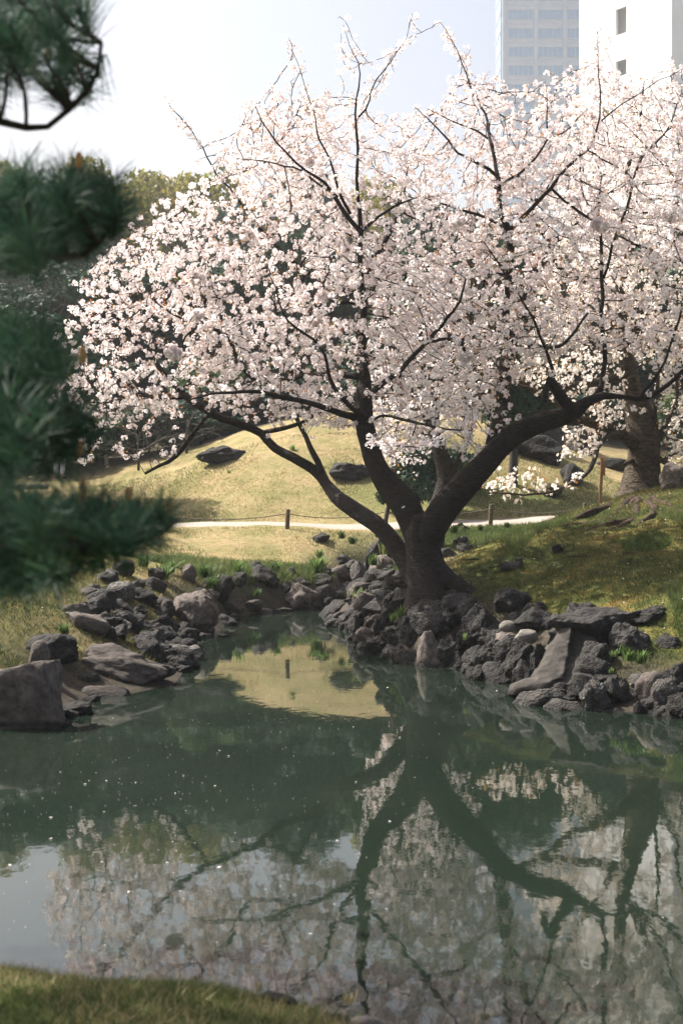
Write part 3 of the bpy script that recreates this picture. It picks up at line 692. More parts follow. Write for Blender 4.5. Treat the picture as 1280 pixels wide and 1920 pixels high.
right_limbs += [('branch', f_, 7, 0) for f_ in [
 [(1165, 812, 18.6, 7), (1145, 815, 18.4, 6), (1125, 835, 18.2, 6), (1110, 865, 18, 6), (1095, 890, 17.8, 5), (1070, 905, 17.6, 4), (1040, 920, 17.5, 3.5), (1000, 926, 17.4, 3), (960, 925, 17.3, 2.5), (915, 922, 17.2, 1.5)],
 [(1228, 838, 19, 8), (1229, 800, 18.9, 6), (1228, 740, 18.8, 5), (1232, 680, 18.8, 4), (1228, 600, 18.8, 3)],
 [(1232, 830, 19, 7), (1250, 790, 19, 6), (1266, 750, 19, 5), (1272, 690, 19, 4), (1290, 620, 19, 3)],
 [(1230, 855, 18.9, 8), (1258, 872, 18.8, 7), (1290, 888, 18.7, 6), (1340, 890, 18.6, 4)],
 [(1245, 862, 18.9, 5), (1262, 852, 19, 4), (1300, 845, 19.1, 3)],
 [(1150, 711, 18.8, 7), (1128, 660, 18.9, 6), (1090, 600, 19.2, 5), (1050, 520, 19.4, 4), (1020, 440, 19.5, 3)]]]
att = attractors([(1080, 200), (1180, 190), (1260, 240), (1330, 150), (1480, 250), (1560, 480), (1500, 700), (1340, 720), (1180, 690), (1000, 640), (1010, 380)], lambda x, y: 19.4, 1.8, 5200, gap=.30, seed=2)
att += attractors([(900, 690), (1000, 640), (1160, 660), (1170, 740), (1165, 790), (1130, 815), (1110, 840), (1060, 865), (1045, 845), (1060, 800), (1040, 760), (960, 750), (900, 730)], lambda x, y: 18.6, .8, 1500, gap=.3, seed=3, rise=60)
att += attractors([(1235, 720), (1340, 700), (1360, 880), (1270, 875), (1240, 850)], lambda x, y: 19, .8, 700, gap=.3, seed=4, rise=60)
att += attractors([(880, 905), (915, 880), (1000, 882), (1050, 898), (1090, 880), (1085, 905), (1040, 925), (1010, 940), (930, 940)], lambda x, y: 17.35, .3, 330, seed=5, rise=30)
rb = tuple(P(1205, 940, 18.9))
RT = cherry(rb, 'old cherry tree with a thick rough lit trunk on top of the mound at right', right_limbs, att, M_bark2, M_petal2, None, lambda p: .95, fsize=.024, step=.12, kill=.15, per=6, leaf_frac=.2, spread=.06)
for k_, pts in enumerate([[(1180, 925), (1130, 955), (1070, 975), (1010, 985), (960, 1000)], [(1190, 935), (1150, 965), (1100, 985), (1040, 990)], [(1200, 940), (1185, 975), (1150, 995), (1110, 1000)], [(1215, 940), (1225, 970), (1190, 990), (1160, 1005)], [(1225, 935), (1255, 955), (1290, 965)], [(1195, 938), (1165, 980), (1120, 992), (1090, 1010)]]):
    out = []; d = 18.7
    for q, (a_, b_) in enumerate(pts):
        # march the ray to the ground
        dd = 12.0
        while dd < 24:
            p = P(a_, b_, dd)
            if gz(p.x, p.y) > p.z: break
            dd += .12
        p = P(a_, b_, min(dd, 19)); out.append((p.x, p.y, gz(p.x, p.y) - .02, .038 * (1 - q / len(pts)) + .012))
    a = catmull(out, .12); a[:, :3] += np.array([tuple(noise.noise_vector(Vector(q[:3]) * 3)) for q in a]) * .06; ac = Acc(); ac.tube(a[:, :3], a[:, 3], 8, lobes=lobes_fn(k_, .15)); ac.build('root', M_root, RT, loc=rb)

# the cherry behind the front one, and a slim sapling beside it
HF[0] = .8
mid_limbs = [('trunk', [(808, 1030, 22, 30), (814, 985, 22, 27), (828, 935, 22, 24), (836, 890, 22, 22), (820, 835, 22, 18), (812, 790, 22, 14), (826, 710, 22, 11), (845, 630, 22, 8), (860, 560, 22, 5)], 14, .2),
 ('limb', [(822, 840, 22, 12), (795, 780, 22.2, 9), (765, 720, 22.4, 7), (740, 650, 22.5, 4)], 8, 0),
 ('limb', [(842, 895, 22, 10), (872, 840, 21.8, 8), (892, 780, 21.6, 6), (905, 700, 21.6, 4)], 8, 0)]
att = attractors([(680, 830), (670, 700), (700, 560), (800, 480), (900, 520), (935, 640), (900, 740), (850, 830), (800, 880), (740, 880)], lambda x, y: 22, 1.3, 2600, gap=.2, seed=6, rise=120)
cherry(tuple(P(808, 1020, 22)), 'cherry tree with a dark trunk in the hollow behind the front tree', mid_limbs, att, M_bark, M_petal, None, lambda p: .9, fsize=.026, step=.13, kill=.16, per=5, leaf_frac=.1, spread=.07, rtip=.005)
sap_limbs = [('trunk', [(722, 985, 24, 7), (730, 930, 24, 6), (738, 870, 24, 5.5), (742, 820, 24, 4.5), (748, 760, 24, 3)], 8, 0), ('branch', [(738, 870, 24, 4), (715, 830, 24, 3), (700, 790, 24, 2)], 6, 0)]
att = attractors([(690, 800), (740, 770), (800, 800), (800, 870), (770, 900), (745, 880), (700, 850)], lambda x, y: 24, .5, 110, seed=8, rise=60)
cherry(tuple(P(722, 985, 24)), 'slim grey cherry sapling beside the middle fence post', sap_limbs, att, M_bark3, M_petal, None, lambda p: .8, fsize=.027, step=.16, kill=.2, per=4, spread=.07)
# white tag on the middle limb
ac = Acc(); p = P(757, 951, 14.77); 
bmv = Matrix.Rotation(math.radians(-25), 3, 'Y')
vv = [bmv @ Vector(q) for q in [(-.018, 0, -.008), (.018, 0, -.008), (.018, 0, .008), (-.018, 0, .008), (-.018, .004, -.008), (.018, .004, -.008), (.018, .004, .008), (-.018, .004, .008)]]
ac.add([tuple(q) for q in vv], [(0, 1, 2, 3), (5, 4, 7, 6), (0, 4, 5, 1), (3, 2, 6, 7), (0, 3, 7, 4), (1, 5, 6, 2)])
o = ac.build('name_tag', simple('white_plastic', (.75, .75, .72), (.8, .8, .78), 5, bump=0), smooth=False); o.location = (p.x, 14.77 + .17, p.z); tag(o, 'small white tag fixed on the front cherry trunk below the fork', 'tag')

# ------------------------------------------------------------------ leafy trees, shrubs
LEAF = np.array([(0, -.5, 0), (.5, -.1, .12), (0, .6, 0), (-.5, -.1, .12)]); LEAFF = np.array([[0, 1, 2, 3]])
def leafy_crown(seed, nl, leaf, lobes_n, rx, rz, zc, up=.35):
    rs = np.random.RandomState(seed); cs = []
    for _ in range(lobes_n):
        v = rs.normal(size=3); v /= np.linalg.norm(v); r = rs.uniform(.35, .85); cs.append((v[0] * r * rx, v[1] * r * rx, zc + v[2] * r * rz, rs.uniform(.24, .42) * rx))
    cs = np.array(cs); pick = rs.randint(0, lobes_n, nl); v = rs.normal(size=(nl, 3)); v[:, 2] += up; v /= np.linalg.norm(v, axis=1)[:, None]
    rr = rs.uniform(.45, 1.05, nl) ** .6
    c = cs[pick, :3] + v * (cs[pick, 3] * rr)[:, None] * np.array([1, 1, .8])
    nr = v + rs.normal(size=(nl, 3)) * .55
    return c, nr, rs.uniform(.6, 1.3, nl) * leaf, np.clip(rs.normal(.5, .22, nl), 0, 1), cs
def make_tree(name, seed, height, rx, rz, nl, leaf, mat, bark, label, cat='tree', lob=26, trunk_r=.28, group=None):
    t = empty(name, (0, 0, 0), label, cat, group); zc = height - rz
    c, nr, sz, rn, cs = leafy_crown(seed, nl, leaf, lob, rx, rz, zc)
    a = Acc(); place_tpl(a, LEAF, LEAFF, c, nr, sz, rn); a.build('crown', mat, t, smooth=False, attr=True)
    a = Acc(); a.tube([(0, 0, -.4), (0.1, 0, zc * .4), (0, .1, zc)], [trunk_r * 1.5, trunk_r, trunk_r * .6], 9)
    for k_ in range(0, min(lob, 8)):
        e = cs[k_]; a.tube(catmull([(0, 0, zc * .55, trunk_r * .5), (e[0] * .4, e[1] * .4, (zc * .5 + e[2]) / 2, trunk_r * .35), (e[0], e[1], e[2], trunk_r * .1)], .6)[:, :3], np.linspace(trunk_r * .5, trunk_r * .1, len(catmull([(0, 0, zc * .55, 0), (e[0] * .4, e[1] * .4, (zc * .5 + e[2]) / 2, 0), (e[0], e[1], e[2], 0)], .6))), 6)
    a.build('trunk', bark, t); return t
protos = {}
protos['big_olive'] = [make_tree('broadleaf_tree', 40 + i, 22, 8.0, 8.5, 15000, .48, M_yleaf, M_bark3, 'x', lob=30, trunk_r=.5) for i in range(2)]
protos['big_dark'] = [make_tree('evergreen_tree', 50 + i, 22, 7.5, 8.5, 15000, .48, M_dleaf, M_bark3, 'x', lob=30, trunk_r=.5) for i in range(2)]
protos['mid_dark'] = [make_tree('evergreen_tree', 60 + i, 9, 3.2, 3.9, 12000, .24, M_dleaf, M_bark3, 'x', lob=24, trunk_r=.18) for i in range(3)]
protos['shrub'] = [make_tree('evergreen_shrub', 70 + i, 2.55, 1.3, 1.38, 8000, .12, M_dleaf, M_bark3, 'x', 'shrub', lob=18, trunk_r=.05) for i in range(2)]
protos['gshrub'] = [make_tree('green_shrub', 80 + i, 2.6, 1.3, 1.25, 6000, .12, M_gleaf, M_bark3, 'x', 'shrub', lob=18, trunk_r=.05) for i in range(1)]
used = set()
def put_tree(kind, px, top, d, wpx, label, group=None, k=None):
    lst = protos[kind]; i_ = (k if k is not None else R.randrange(len(lst))) % len(lst)
    x = (px - 640) / F * d; zt = H - (top - YH) / F * d; zb = gz(x, d); full = {'big_olive': 22, 'big_dark': 22, 'mid_dark': 9, 'shrub': 2.6, 'gshrub': 2.6}[kind]
    rad = {'big_olive': 8.6, 'big_dark': 8, 'mid_dark': 3.5, 'shrub': 1.5, 'gshrub': 1.5}[kind]
    key = (kind, i_); o = lst[i_] if key not in used else copy_tree(lst[i_]); used.add(key)
    o.location = (x, d, zb); s_ = (zt - zb) / full; sw = wpx / F * d / 2 / rad
    o.scale = (sw, sw, s_); o.rotation_euler = (0, 0, R.uniform(0, 6.28)); tag(o, label, o['category'], group); return o
FG = 'tall trees far behind the lawn'
for a_ in [('big_dark', -120, 330, 88, 380, 'dark tall evergreen far left behind the pine branches', FG), ('big_dark', 110, 300, 92, 330, 'tall dark green tree rising behind the pine at the left skyline', FG),
           ('big_olive', 262, 292, 96, 330, 'tall olive yellow tree left of the blossom on the skyline', FG), ('big_olive', 185, 305, 99, 300, 'yellowish tree crown on the skyline just right of the second pine bough', FG), ('big_olive', 345, 296, 98, 300, 'golden olive tree crown on the skyline touching the upper left blossom', FG), ('big_olive', 420, 300, 96, 320, 'tall olive tree whose top shows just through the upper left blossom', FG), ('big_olive', 5, 318, 100, 260, 'pale olive tree top behind the far left skyline', FG),
           ('big_dark', 560, 318, 92, 340, 'tall dark tree behind the middle limb of the front cherry', FG), ('big_olive', 700, 335, 97, 320, 'tall olive tree glimpsed behind the centre of the blossom', FG), ('big_dark', 820, 350, 90, 320, 'tall dark tree behind the gap in the blossom right of centre', FG),
           ('big_dark', 980, 400, 92, 330, 'dark tree behind the thick second stem of the front cherry', FG), ('big_dark', 1150, 430, 92, 330, 'dark tree in front of the white tower, behind the blossom', FG), ('big_dark', 1320, 430, 92, 330, 'dark tree beyond the right edge behind the blossom', FG), ('big_dark', -350, 300, 90, 400, 'dark tree beyond the left edge of the far skyline', FG), ('big_dark', 1500, 430, 95, 360, 'dark tree far beyond the right edge', FG)]: put_tree(*a_)
MG = 'dark trees along the back of the lawn'
for a_ in [('mid_dark', -60, 520, 46, 300, 'dark evergreen at far left beyond the lawn', MG, 0), ('mid_dark', 95, 500, 48, 320, 'dark evergreen behind the bare twigs at left', MG, 1), ('mid_dark', 250, 470, 47, 330, 'dark evergreen behind the left tips of the blossom', MG, 2), ('mid_dark', 400, 450, 48, 320, 'dark evergreen behind the left limb of the blossom', MG, 0),
           ('mid_dark', 560, 430, 50, 320, 'dark evergreen behind the centre left of the blossom', MG, 1), ('mid_dark', 700, 420, 50, 320, 'dark evergreen behind the middle limb', MG, 2), ('mid_dark', 840, 400, 50, 330, 'dark evergreen showing through the blossom right of the middle', MG, 0), ('mid_dark', 990, 440, 48, 320, 'dark evergreen behind the second stem of the front cherry', MG, 1),
           ('mid_dark', 1140, 450, 50, 320, 'dark evergreen behind the blossom above the old trunk', MG, 2), ('mid_dark', 1290, 440, 50, 320, 'dark evergreen at the right edge behind the blossom', MG, 0)]: put_tree(*a_)
SG = 'dark shrubs at the back of the lawn'
for a_ in [('shrub', 60, 800, 39, 190, 'dark shrub behind the two standing people', SG, 0), ('shrub', 190, 770, 38, 220, 'dark shrub right of the two standing people', SG, 1), ('shrub', 330, 730, 38, 260, 'dark shrub behind the bare low twigs at left', SG, 0), ('shrub', 440, 700, 37.5, 250, 'dark shrub behind the flat rock high on the lawn', SG, 1),
           ('gshrub', 390, 680, 39, 160, 'green shrub lit above the dark ones at left of the lawn', None, 0), ('shrub', 560, 690, 38, 240, 'dark shrub on the crest behind the left limb', SG, 0), ('shrub', 690, 650, 38, 250, 'dark shrub on the crest behind the middle limb', SG, 1), ('shrub', 810, 640, 37, 220, 'dark shrub on the crest between the middle and right limbs', SG, 0), ('shrub', 900, 620, 37, 220, 'dark shrub behind the second stem', SG, 1),
           ('gshrub', 985, 690, 37, 170, 'mid green shrub between the second stem and the broken stub', None, 0), ('shrub', 1080, 720, 37, 220, 'dark shrub above the boulders at right', SG, 1), ('shrub', 1160, 740, 37, 190, 'dark shrub left of the old trunk beyond the lawn', SG, 0), ('shrub', 1290, 750, 37, 220, 'dark shrub right of the old trunk', SG, 1), ('gshrub', 1270, 735, 36, 130, 'green shrub seen past the right side of the old trunk', None, 0),
           ('shrub', 815, 800, 26.8, 190, 'low dark shrub on the lawn behind the fork of the front cherry', None, 1), ('shrub', 745, 862, 27, 90, 'small dark shrub on the lawn beside the sapling', None, 0), ('shrub', -100, 760, 39, 240, 'dark shrub beyond the left edge of the lawn', SG, 1)]: put_tree(*a_)
put_tree('mid_dark', 790, 450, 28.6, 340, 'dark leaved tree added close behind the blossom to shade the lawn beside the fork', None, 1)  # added shadow caster, mostly hidden by the blossom
put_tree('mid_dark', 960, 560, 29.2, 270, 'smaller dark leaved tree added behind the second stem to shade the lawn', None, 2)  # second added tree, there to throw shade on the right of the lawn
for k_ in range(12): put_tree('shrub', -140 + k_ * 140, 600 - 14 * (k_ % 3), 54 + k_ % 2, 380, 'tall dark hedge bush in the farthest row behind the lawn', 'farthest hedge bushes behind the lawn', k_ % 2)
for k_ in range(13): put_tree('shrub', -160 + k_ * 135, 660 - 12 * (k_ % 3), 43 + k_ % 2, 330, 'dark hedge bush closing the back of the garden beyond the shrubs', 'hedge bushes far behind the lawn', k_ % 2)
for k_, px in enumerate((90, 175, 255, 330, 400, 30)): put_tree('shrub', px, (770, 760, 735, 745, 760, 780)[k_], 35.6, 170, 'dark low shrub in the nearest row behind the left shoulder of the lawn', 'nearest shrubs behind the left of the lawn', k_ % 2)
# round tree out of frame at left whose shadow lies on the lawn
put_tree('mid_dark', 12, 530, 28.9, 420, 'round evergreen at the left edge whose shadow lies on the lawn', None, 0)
# bare shrub with fine grey twigs at left
def bare_shrub(px, pb, d, hpx, wpx, label, seed, n_=260):
    rs = random.Random(seed); b = P(px, pb, d); b.z = gz(b.x, b.y)
    t = empty('bare_shrub', tuple(b), label, 'shrub'); hh = hpx / F * d; ww = wpx / F * d / 2
    att_ = [Vector((rs.uniform(-1, 1) * ww, rs.uniform(-1, 1) * ww * .6, 0)) for _ in range(n_)]
    for v in att_: v.z = hh * (.25 + .75 * rs.random()) * (1 - .4 * abs(v.x / ww))
    nodes = [(0, 0, k_ * .12) for k_ in range(int(hh * .3 / .12) + 2)]; n0 = len(nodes)
    a = Acc(); a.tube(nodes, np.linspace(.04, .025, n0), 6); a.build('trunk', M_bark3, t)
    pos, par = colonize(nodes, att_, .14, .12, 60); rad, kids, chains = grow_mesh(pos, par, n0, .0035, .03); a = Acc(); mesh_chains(a, a, pos, rad, chains)
    tag(a.build('twigs', M_bark3, t), kind='stuff')
bare_shrub(60, 880, 36, 400, 330, 'leafless grey shrub behind the pine branches at left', 3, 700)
bare_shrub(260, 890, 33.5, 130, 210, 'low leafless shrub under the left tips of the blossom', 4, 420)
bare_shrub(350, 862, 34, 110, 150, 'small leafless shrub beside the flat rock on the lawn', 5, 260)

# ------------------------------------------------------------------ buildings
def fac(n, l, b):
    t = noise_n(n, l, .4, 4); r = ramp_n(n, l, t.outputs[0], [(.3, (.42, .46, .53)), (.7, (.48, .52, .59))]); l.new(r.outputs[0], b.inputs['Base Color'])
M_stone = nmat('haze_paled_cladding', fac, .7, .3)  # distance haze is put into this pale blue-grey base colour
M_white = simple('white_panel_cladding', (.76, .75, .74), (.82, .81, .80), .5, bump=0, rough=.6)
M_glass = simple('blue_window_glass', (.20, .31, .45), (.25, .37, .52), .3, bump=0, rough=.08, spec=.8)
M_frame = simple('pale_metal_frame', (.45, .47, .50), (.5, .52, .55), 1, bump=0, rough=.4)
M_darkw = simple('dark_grey_panel', (.10, .11, .12), (.14, .15, .16), 1, bump=0, rough=.5)  # even dark grey for the wall behind the glass tower panes
D1 = 285.0; u = D1 / F                      # metres per picture pixel on the first facade
def X1(px): return (px - 640) * u
def Z1(py): return H + (YH - py) * u
tw = empty('office_tower', (X1(1010), D1, 0), 'beige office tower with rows of blue windows, left of the white one', 'building')
def mk(name, mat, parent, boxes, loc, mesh=None, off=(0, 0, 0)):
    a = Acc()
    for b_ in boxes: box(a, *b_)
    return a.build(name, mat, parent, smooth=False, loc=loc)
b1 = (X1(1010), D1, 0)
mk('wall', M_stone, tw, [(X1(941), X1(1250), D1, D1 + 9, 0, Z1(-200))], b1)
for px in (943.5, 1003.5, 1057.5, 1104, 1152): mk('pilaster', M_stone, tw, [(X1(px - 2.6), X1(px + 2.6), D1 - .35, D1 - .003, 0, Z1(-200))], b1)
mk('corner_glazing', M_glass, tw, [(X1(941) - .3, X1(941) - .003, D1 + .4, D1 + 9, 0, Z1(-195))], b1)
zz = 5.0
while zz < Z1(-190): mk('floor_band', M_frame, tw, [(X1(941) - .4, X1(941) - .31, D1 + .5, D1 + 9, zz, zz + .25)], b1); zz += 34.8 * u
wm = None
wy = 8.0; rowpitch = 34.8
k = 0
winp = None
rows_ = []
py0 = 30 - 6 * rowpitch
while py0 < 900: rows_.append(py0); py0 += rowpitch
for py in rows_:
    for (a_, b_) in ((952.5, 999), (1008, 1054), (1063, 1100), (1108.5, 1148)):
        wid = 46.25 * u; cx = X1(a_) + wid / 2 if b_ - a_ > 40 else (X1(a_) + X1(b_)) / 2
        sc_ = (b_ - a_) / 46.25
        if winp is None:
            f_ = Acc(); hw_, hh_ = wid / 2, 9.2 * u
            box(f_, -hw_, hw_, -.12, -.004, hh_, hh_ + .18); box(f_, -hw_, hw_, -.12, -.004, -hh_ - .18, -hh_)
            fr = f_.build('window', M_frame, tw, smooth=False); pm = Acc(); box(pm, -hw_ / 5 + .07, hw_ / 5 - .07, -.06, -.004, -hh_ + .004, hh_ - .004); pn = pm.build('pane', M_glass, fr, smooth=False)
            pn.location = (-hw_ * .8, 0, 0); fm, pmm = fr.data, pn.data; winp = True; w_ = fr; start = 1
        else: w_ = link('window', fm, tw); start = 0
        w_.location = (cx - b1[0], 0, Z1(py - 8 + 6) - 0); w_.scale = (sc_, 1, 1)
        for q in range(start, 5): link('pane', pmm, w_, (-hw_ * .8 + q * hw_ * .4, 0, 0))
# spandrel relief courses between the rows of windows
for py in rows_[:30]: mk('spandrel_course', M_stone, tw, [(X1(946.5), X1(1150), D1 - .12, D1 - .002, Z1(py + 15), Z1(py + 14.2))], b1)
D2 = 225.0; u2 = D2 / F
def X2(px): return (px - 640) * u2
def Z2(py): return H + (YH - py) * u2
b2 = (X2(1085.2), D2, 0)
wt = empty('white_tower', b2, 'plain white tower with vertical panels and a dark recess near its top', 'building', rz=-math.atan2(.8, .6))
def L2(px): return 18.6 * (px - 1085.2) / 172.4 * (1 + .10 * (1 - (px - 1085.2) / 172.4))      # along the turned facade
o0 = (0, 0, 0)
mk('wall', M_white, wt, [(.05, L2(1257), 2.5, 26, 0, Z2(-160))], o0)
mk('side_wall', M_white, wt, [(0, .3, .5, 2.49, 0, Z2(-160)), (L2(1257.6) - .3, L2(1257.6), .5, 2.49, 0, Z2(-160))], o0)
pw = (1257.6 - 1085.2) / 18
holes = [(43, 90), (138, 166)]
for k in range(18):
    a_ = 1085.2 + k * pw; cxp = a_ + pw / 2
    segs = [(-160, 925)]
    if 1152 < cxp < 1170:
        segs = []; y_ = -160
        for h0, h1 in holes: segs.append((y_, h0)); y_ = h1
        segs.append((y_, 925))
    for s0, s1 in segs: mk('panel', M_white, wt, [(L2(a_) + .035, L2(a_ + pw) - .035, .01 * (k % 2), .5, max(0, Z2(s1)) + .02, Z2(s0) - .02)], o0)
for h0, h1 in holes:
    mk('recess_window', M_glass, wt, [(L2(1154), L2(1171), 2.2, 2.45, Z2(h1), Z2(h0) - 1)], o0)
b3 = (X2(1290), D2 + 1, 0)
gt = empty('glass_tower', b3, 'blue grey glass tower at the top right edge beside the white one', 'building')
mk('wall', M_darkw, gt, [(X2(1258.2), X2(1400), D2 + 3.5, D2 + 30, 0, Z2(-160))], b3)
M_glass2 = simple('blue_grey_curtain_glass', (.26, .32, .40), (.30, .36, .44), .3, bump=0, rough=.15, spec=.6)
gp = None; y_ = -160
while y_ < 925:
    for a_ in (1258.6, 1274, 1300, 1326, 1352):
        b_ = 1274 if a_ < 1270 else a_ + 26
        mk('pane', M_glass2, gt, [(X2(a_) + .04, X2(b_) - .06, D2 + 3, D2 + 3.49, Z2(min(y_ + 58, 925)) + .06, Z2(y_) - .06)], b3)
    y_ += 58

# ------------------------------------------------------------------ fence posts, rope, sign post, people
M_post = simple('weathered_wood', (.05, .04, .03), (.14, .11, .08), 20)
M_post2 = simple('brown_sign_wood', (.16, .085, .05), (.30, .17, .10), 14)
M_rope = simple('grey_rope', (.08, .07, .06), (.16, .14, .11), 60)
tops = []
for (px, pt, pb, hw, d, lab) in [(300, 958, 994, 4.2, 24.0, 'short dark fence post behind the lowest pine branch'), (538.5, 955, 990, 4.2, 24.0, 'short dark fence post on the near edge of the path, alone left of the tree'), (722, 952, 986, 4, 24.2, 'short fence post between the left and middle limbs'), (919, 946, 980, 4.2, 24.3, 'short fence post lit on its left, right of the front cherry fork'), (1095, 944, 976, 3.6, 24.4, 'short fence post almost hidden behind the mound at right'), (60, 962, 998, 4.2, 24, 'short fence post hidden behind the pine at far left'), (1270, 940, 974, 3.6, 24.6, 'short fence post behind the mound at the right edge')]:
    c = P(px, pb, d); zb = gz(c.x, d); r = hw / F * d; zt = H - (pt - YH) / F * d
    a = Acc(); a.tube([(0, 0, -.15), (0, 0, (zt - zb) * .5), (0.004, 0, zt - zb - .012), (0.004, 0, zt - zb)], [r, r * 1.02, r * .98, r * .86], 12)
    o = a.build('fence_post', M_post); o.location = (c.x, d, zb); o.rotation_euler = (R.gauss(0, .02), R.gauss(0, .03), 0); tag(o, lab, 'post', 'short posts along the path'); tops.append((c.x, d, zt - .07))
tops.sort(); a = Acc()
for p, q in zip(tops, tops[1:]):
    pts = [(p[0] + (q[0] - p[0]) * t, p[1] + (q[1] - p[1]) * t - .055, p[2] + (q[2] - p[2]) * t - .09 * 4 * t * (1 - t)) for t in np.linspace(0, 1, 14)]; a.tube(pts, [.008] * 14, 5)
tag(a.build('fence_rope', M_rope), 'thin rope strung between the short posts along the path', 'rope')
c = P(1122, 944, 20.5); zb = gz(c.x, 20.5); sp_ = empty('sign_post', (c.x, 20.5, zb), 'tall slim brown sign post on the lawn left of the old trunk', 'sign'); sp_.rotation_euler = (0, math.radians(2.2), 0)
hh = H - (860 - YH) / F * 20.5 - zb; r = 2.4 / F * 20.5
a = Acc(); box(a, -r, r, -r, r, -.1, hh); a.build('post', M_post2, sp_, smooth=False)
a = Acc(); box(a, -r * .9, r * 2.6, -r - .014, -r - .002, hh - .24, hh - .02); a.build('board', M_post2, sp_, smooth=False)
a = Acc(); a.add([(-.035, -.05, hh + .003), (.06, -.05, hh + .003), (.06, .04, hh + .003), (-.035, .04, hh + .003), (-.035, -.05, hh + .018), (.06, -.05, hh + .018), (.06, .04, hh + .024), (-.035, .04, hh + .024)], [(0, 3, 2, 1), (4, 5, 6, 7), (0, 1, 5, 4), (1, 2, 6, 5), (2, 3, 7, 6), (3, 0, 4, 7)]); a.build('cap', M_post2, sp_, smooth=False)
c = P(200, 895, 35.5); a = Acc(); a.tube([(0, 0, -.1), (0, 0, .36)], [.055, .05], 10); o = a.build('stake', simple('grey_stake', (.3, .32, .33), (.4, .42, .42), 5)); o.location = (c.x, 35.5, gz(c.x, 35.5)); tag(o, 'short grey stake standing under the bare twigs at left', 'stake')
a = Acc(); c = P(30, 905, 33); a.tube([(-1.2, 0, .06), (0, .05, .07), (.75, 0, .06)], [.07, .075, .07], 10); o = a.build('edging_log', simple('grey_log', (.16, .14, .12), (.34, .30, .26), 8)); o.location = (c.x, 33, gz(c.x, 33)); tag(o, 'long grey edging log lying on the grass at far left', 'log')

def person(px, d, hgt_, coat, legs, label, face=2.6, bend=0.0, bag=None):
    x = (px - 640) / F * d; zb = gz(x, d); t = empty('person', (x, d, zb), label, 'person', rz=face); s_ = hgt_ / 1.7
    skin = simple('skin', (.45, .27, .19), (.5, .32, .24), 5, bump=0); hair_m = simple('dark_hair', (.012, .01, .01), (.03, .025, .02), 20)
    def skinmesh(name, vs, es, rs_, mat, root=0, lev=2):
        me = bpy.data.meshes.new(name); me.from_pydata([(v[0] * s_, v[1] * s_, v[2] * s_) for v in vs], es, []); me.materials.append(mat); o = link(name, me, t)
        m = o.modifiers.new('skin', 'SKIN'); m.use_smooth_shade = True
        for k_, r_ in enumerate(rs_):
            rr = r_ if isinstance(r_, tuple) else (r_, r_); me.skin_vertices[0].data[k_].radius = (rr[0] * s_, rr[1] * s_)
        me.skin_vertices[0].data[root].use_root = True
        q = o.modifiers.new('sub', 'SUBSURF'); q.levels = q.render_levels = lev; return o
    V = [(0, 0, .93), (0, 0, 1.1), (0, -.01, 1.3), (0, 0, 1.42), (0, .005, 1.49), (0, -.02, 1.57), (0, -.015, 1.66),
         (.09, 0, .87), (.10, -.02, .48), (.10, .02, .08), (.11, -.12, .04), (-.09, 0, .87), (-.10, -.02, .48), (-.10, .02, .08), (-.11, -.12, .04),
         (.17, 0, 1.38), (.22, .02, 1.12), (.20, -.12, .90), (.19, -.17, .83), (-.17, 0, 1.38), (-.22, .02, 1.12), (-.20, -.10, .90), (-.19, -.15, .83)]
    E = [(0, 1), (1, 2), (2, 3), (3, 4), (4, 5), (5, 6), (0, 7), (7, 8), (8, 9), (9, 10), (0, 11), (11, 12), (12, 13), (13, 14), (3, 15), (15, 16), (16, 17), (17, 18), (3, 19), (19, 20), (20, 21), (21, 22)]
    RR = [(.14, .10), (.125, .09), (.14, .10), (.09, .07), .05, (.078, .09), (.06, .07), .085, .058, .038, .035, .085, .058, .038, .035, .055, .042, .033, .03, .055, .042, .033, .03]
    skinmesh('body', V, E, RR, skin)
    skinmesh('coat', [V[0], (0, 0, .78), V[1], V[2], V[3], V[15], V[16], V[17], V[19], V[20], V[21]], [(1, 0), (0, 2), (2, 3), (3, 4), (4, 5), (5, 6), (6, 7), (4, 8), (8, 9), (9, 10)], [(.165, .125), (.18, .13), (.15, .115), (.165, .125), (.10, .085), .068, .055, .045, .068, .055, .045], coat)
    skinmesh('trousers', [V[0], V[7], V[8], (.10, .02, .1), V[11], V[12], (-.10, .02, .1)], [(0, 1), (1, 2), (2, 3), (0, 4), (4, 5), (5, 6)], [(.15, .11), .098, .074, .062, .098, .074, .062], legs)
    skinmesh('hair', [(0, .03, 1.58), (0, .0, 1.66), (0, -.02, 1.71)], [(0, 1), (1, 2)], [(.085, .075), (.088, .092), .05], hair_m)
    for sx in (-.11, .11): skinmesh('shoe', [(sx, .03, .04), (sx, -.06, .04), (sx, -.15, .03)], [(0, 1), (1, 2)], [.045, .048, .035], hair_m)
    f = Acc(); vv_, ff_ = ico(1); f.add(vv_ * np.array([.011, .02, .018]) * s_ + np.array([0, -.112, 1.575]) * s_, ff_); f.build('nose', skin, t)
    return t
M_w = simple('pale_blue_cloth', (.50, .56, .62), (.62, .67, .72), 9); M_b = simple('blue_denim', (.10, .17, .26), (.16, .25, .36), 20); M_g = simple('light_grey_cloth', (.42, .44, .47), (.55, .56, .58), 9); M_k = simple('dark_trousers', (.03, .03, .035), (.06, .06, .065), 12)
person(112, 34.6, 1.62, M_w, M_w, 'person in pale blue clothes standing far left behind the pine branch', 2.7)
person(64, 35.2, 1.66, M_g, M_k, 'person in light grey top and dark trousers behind the pine, farthest left', .6)

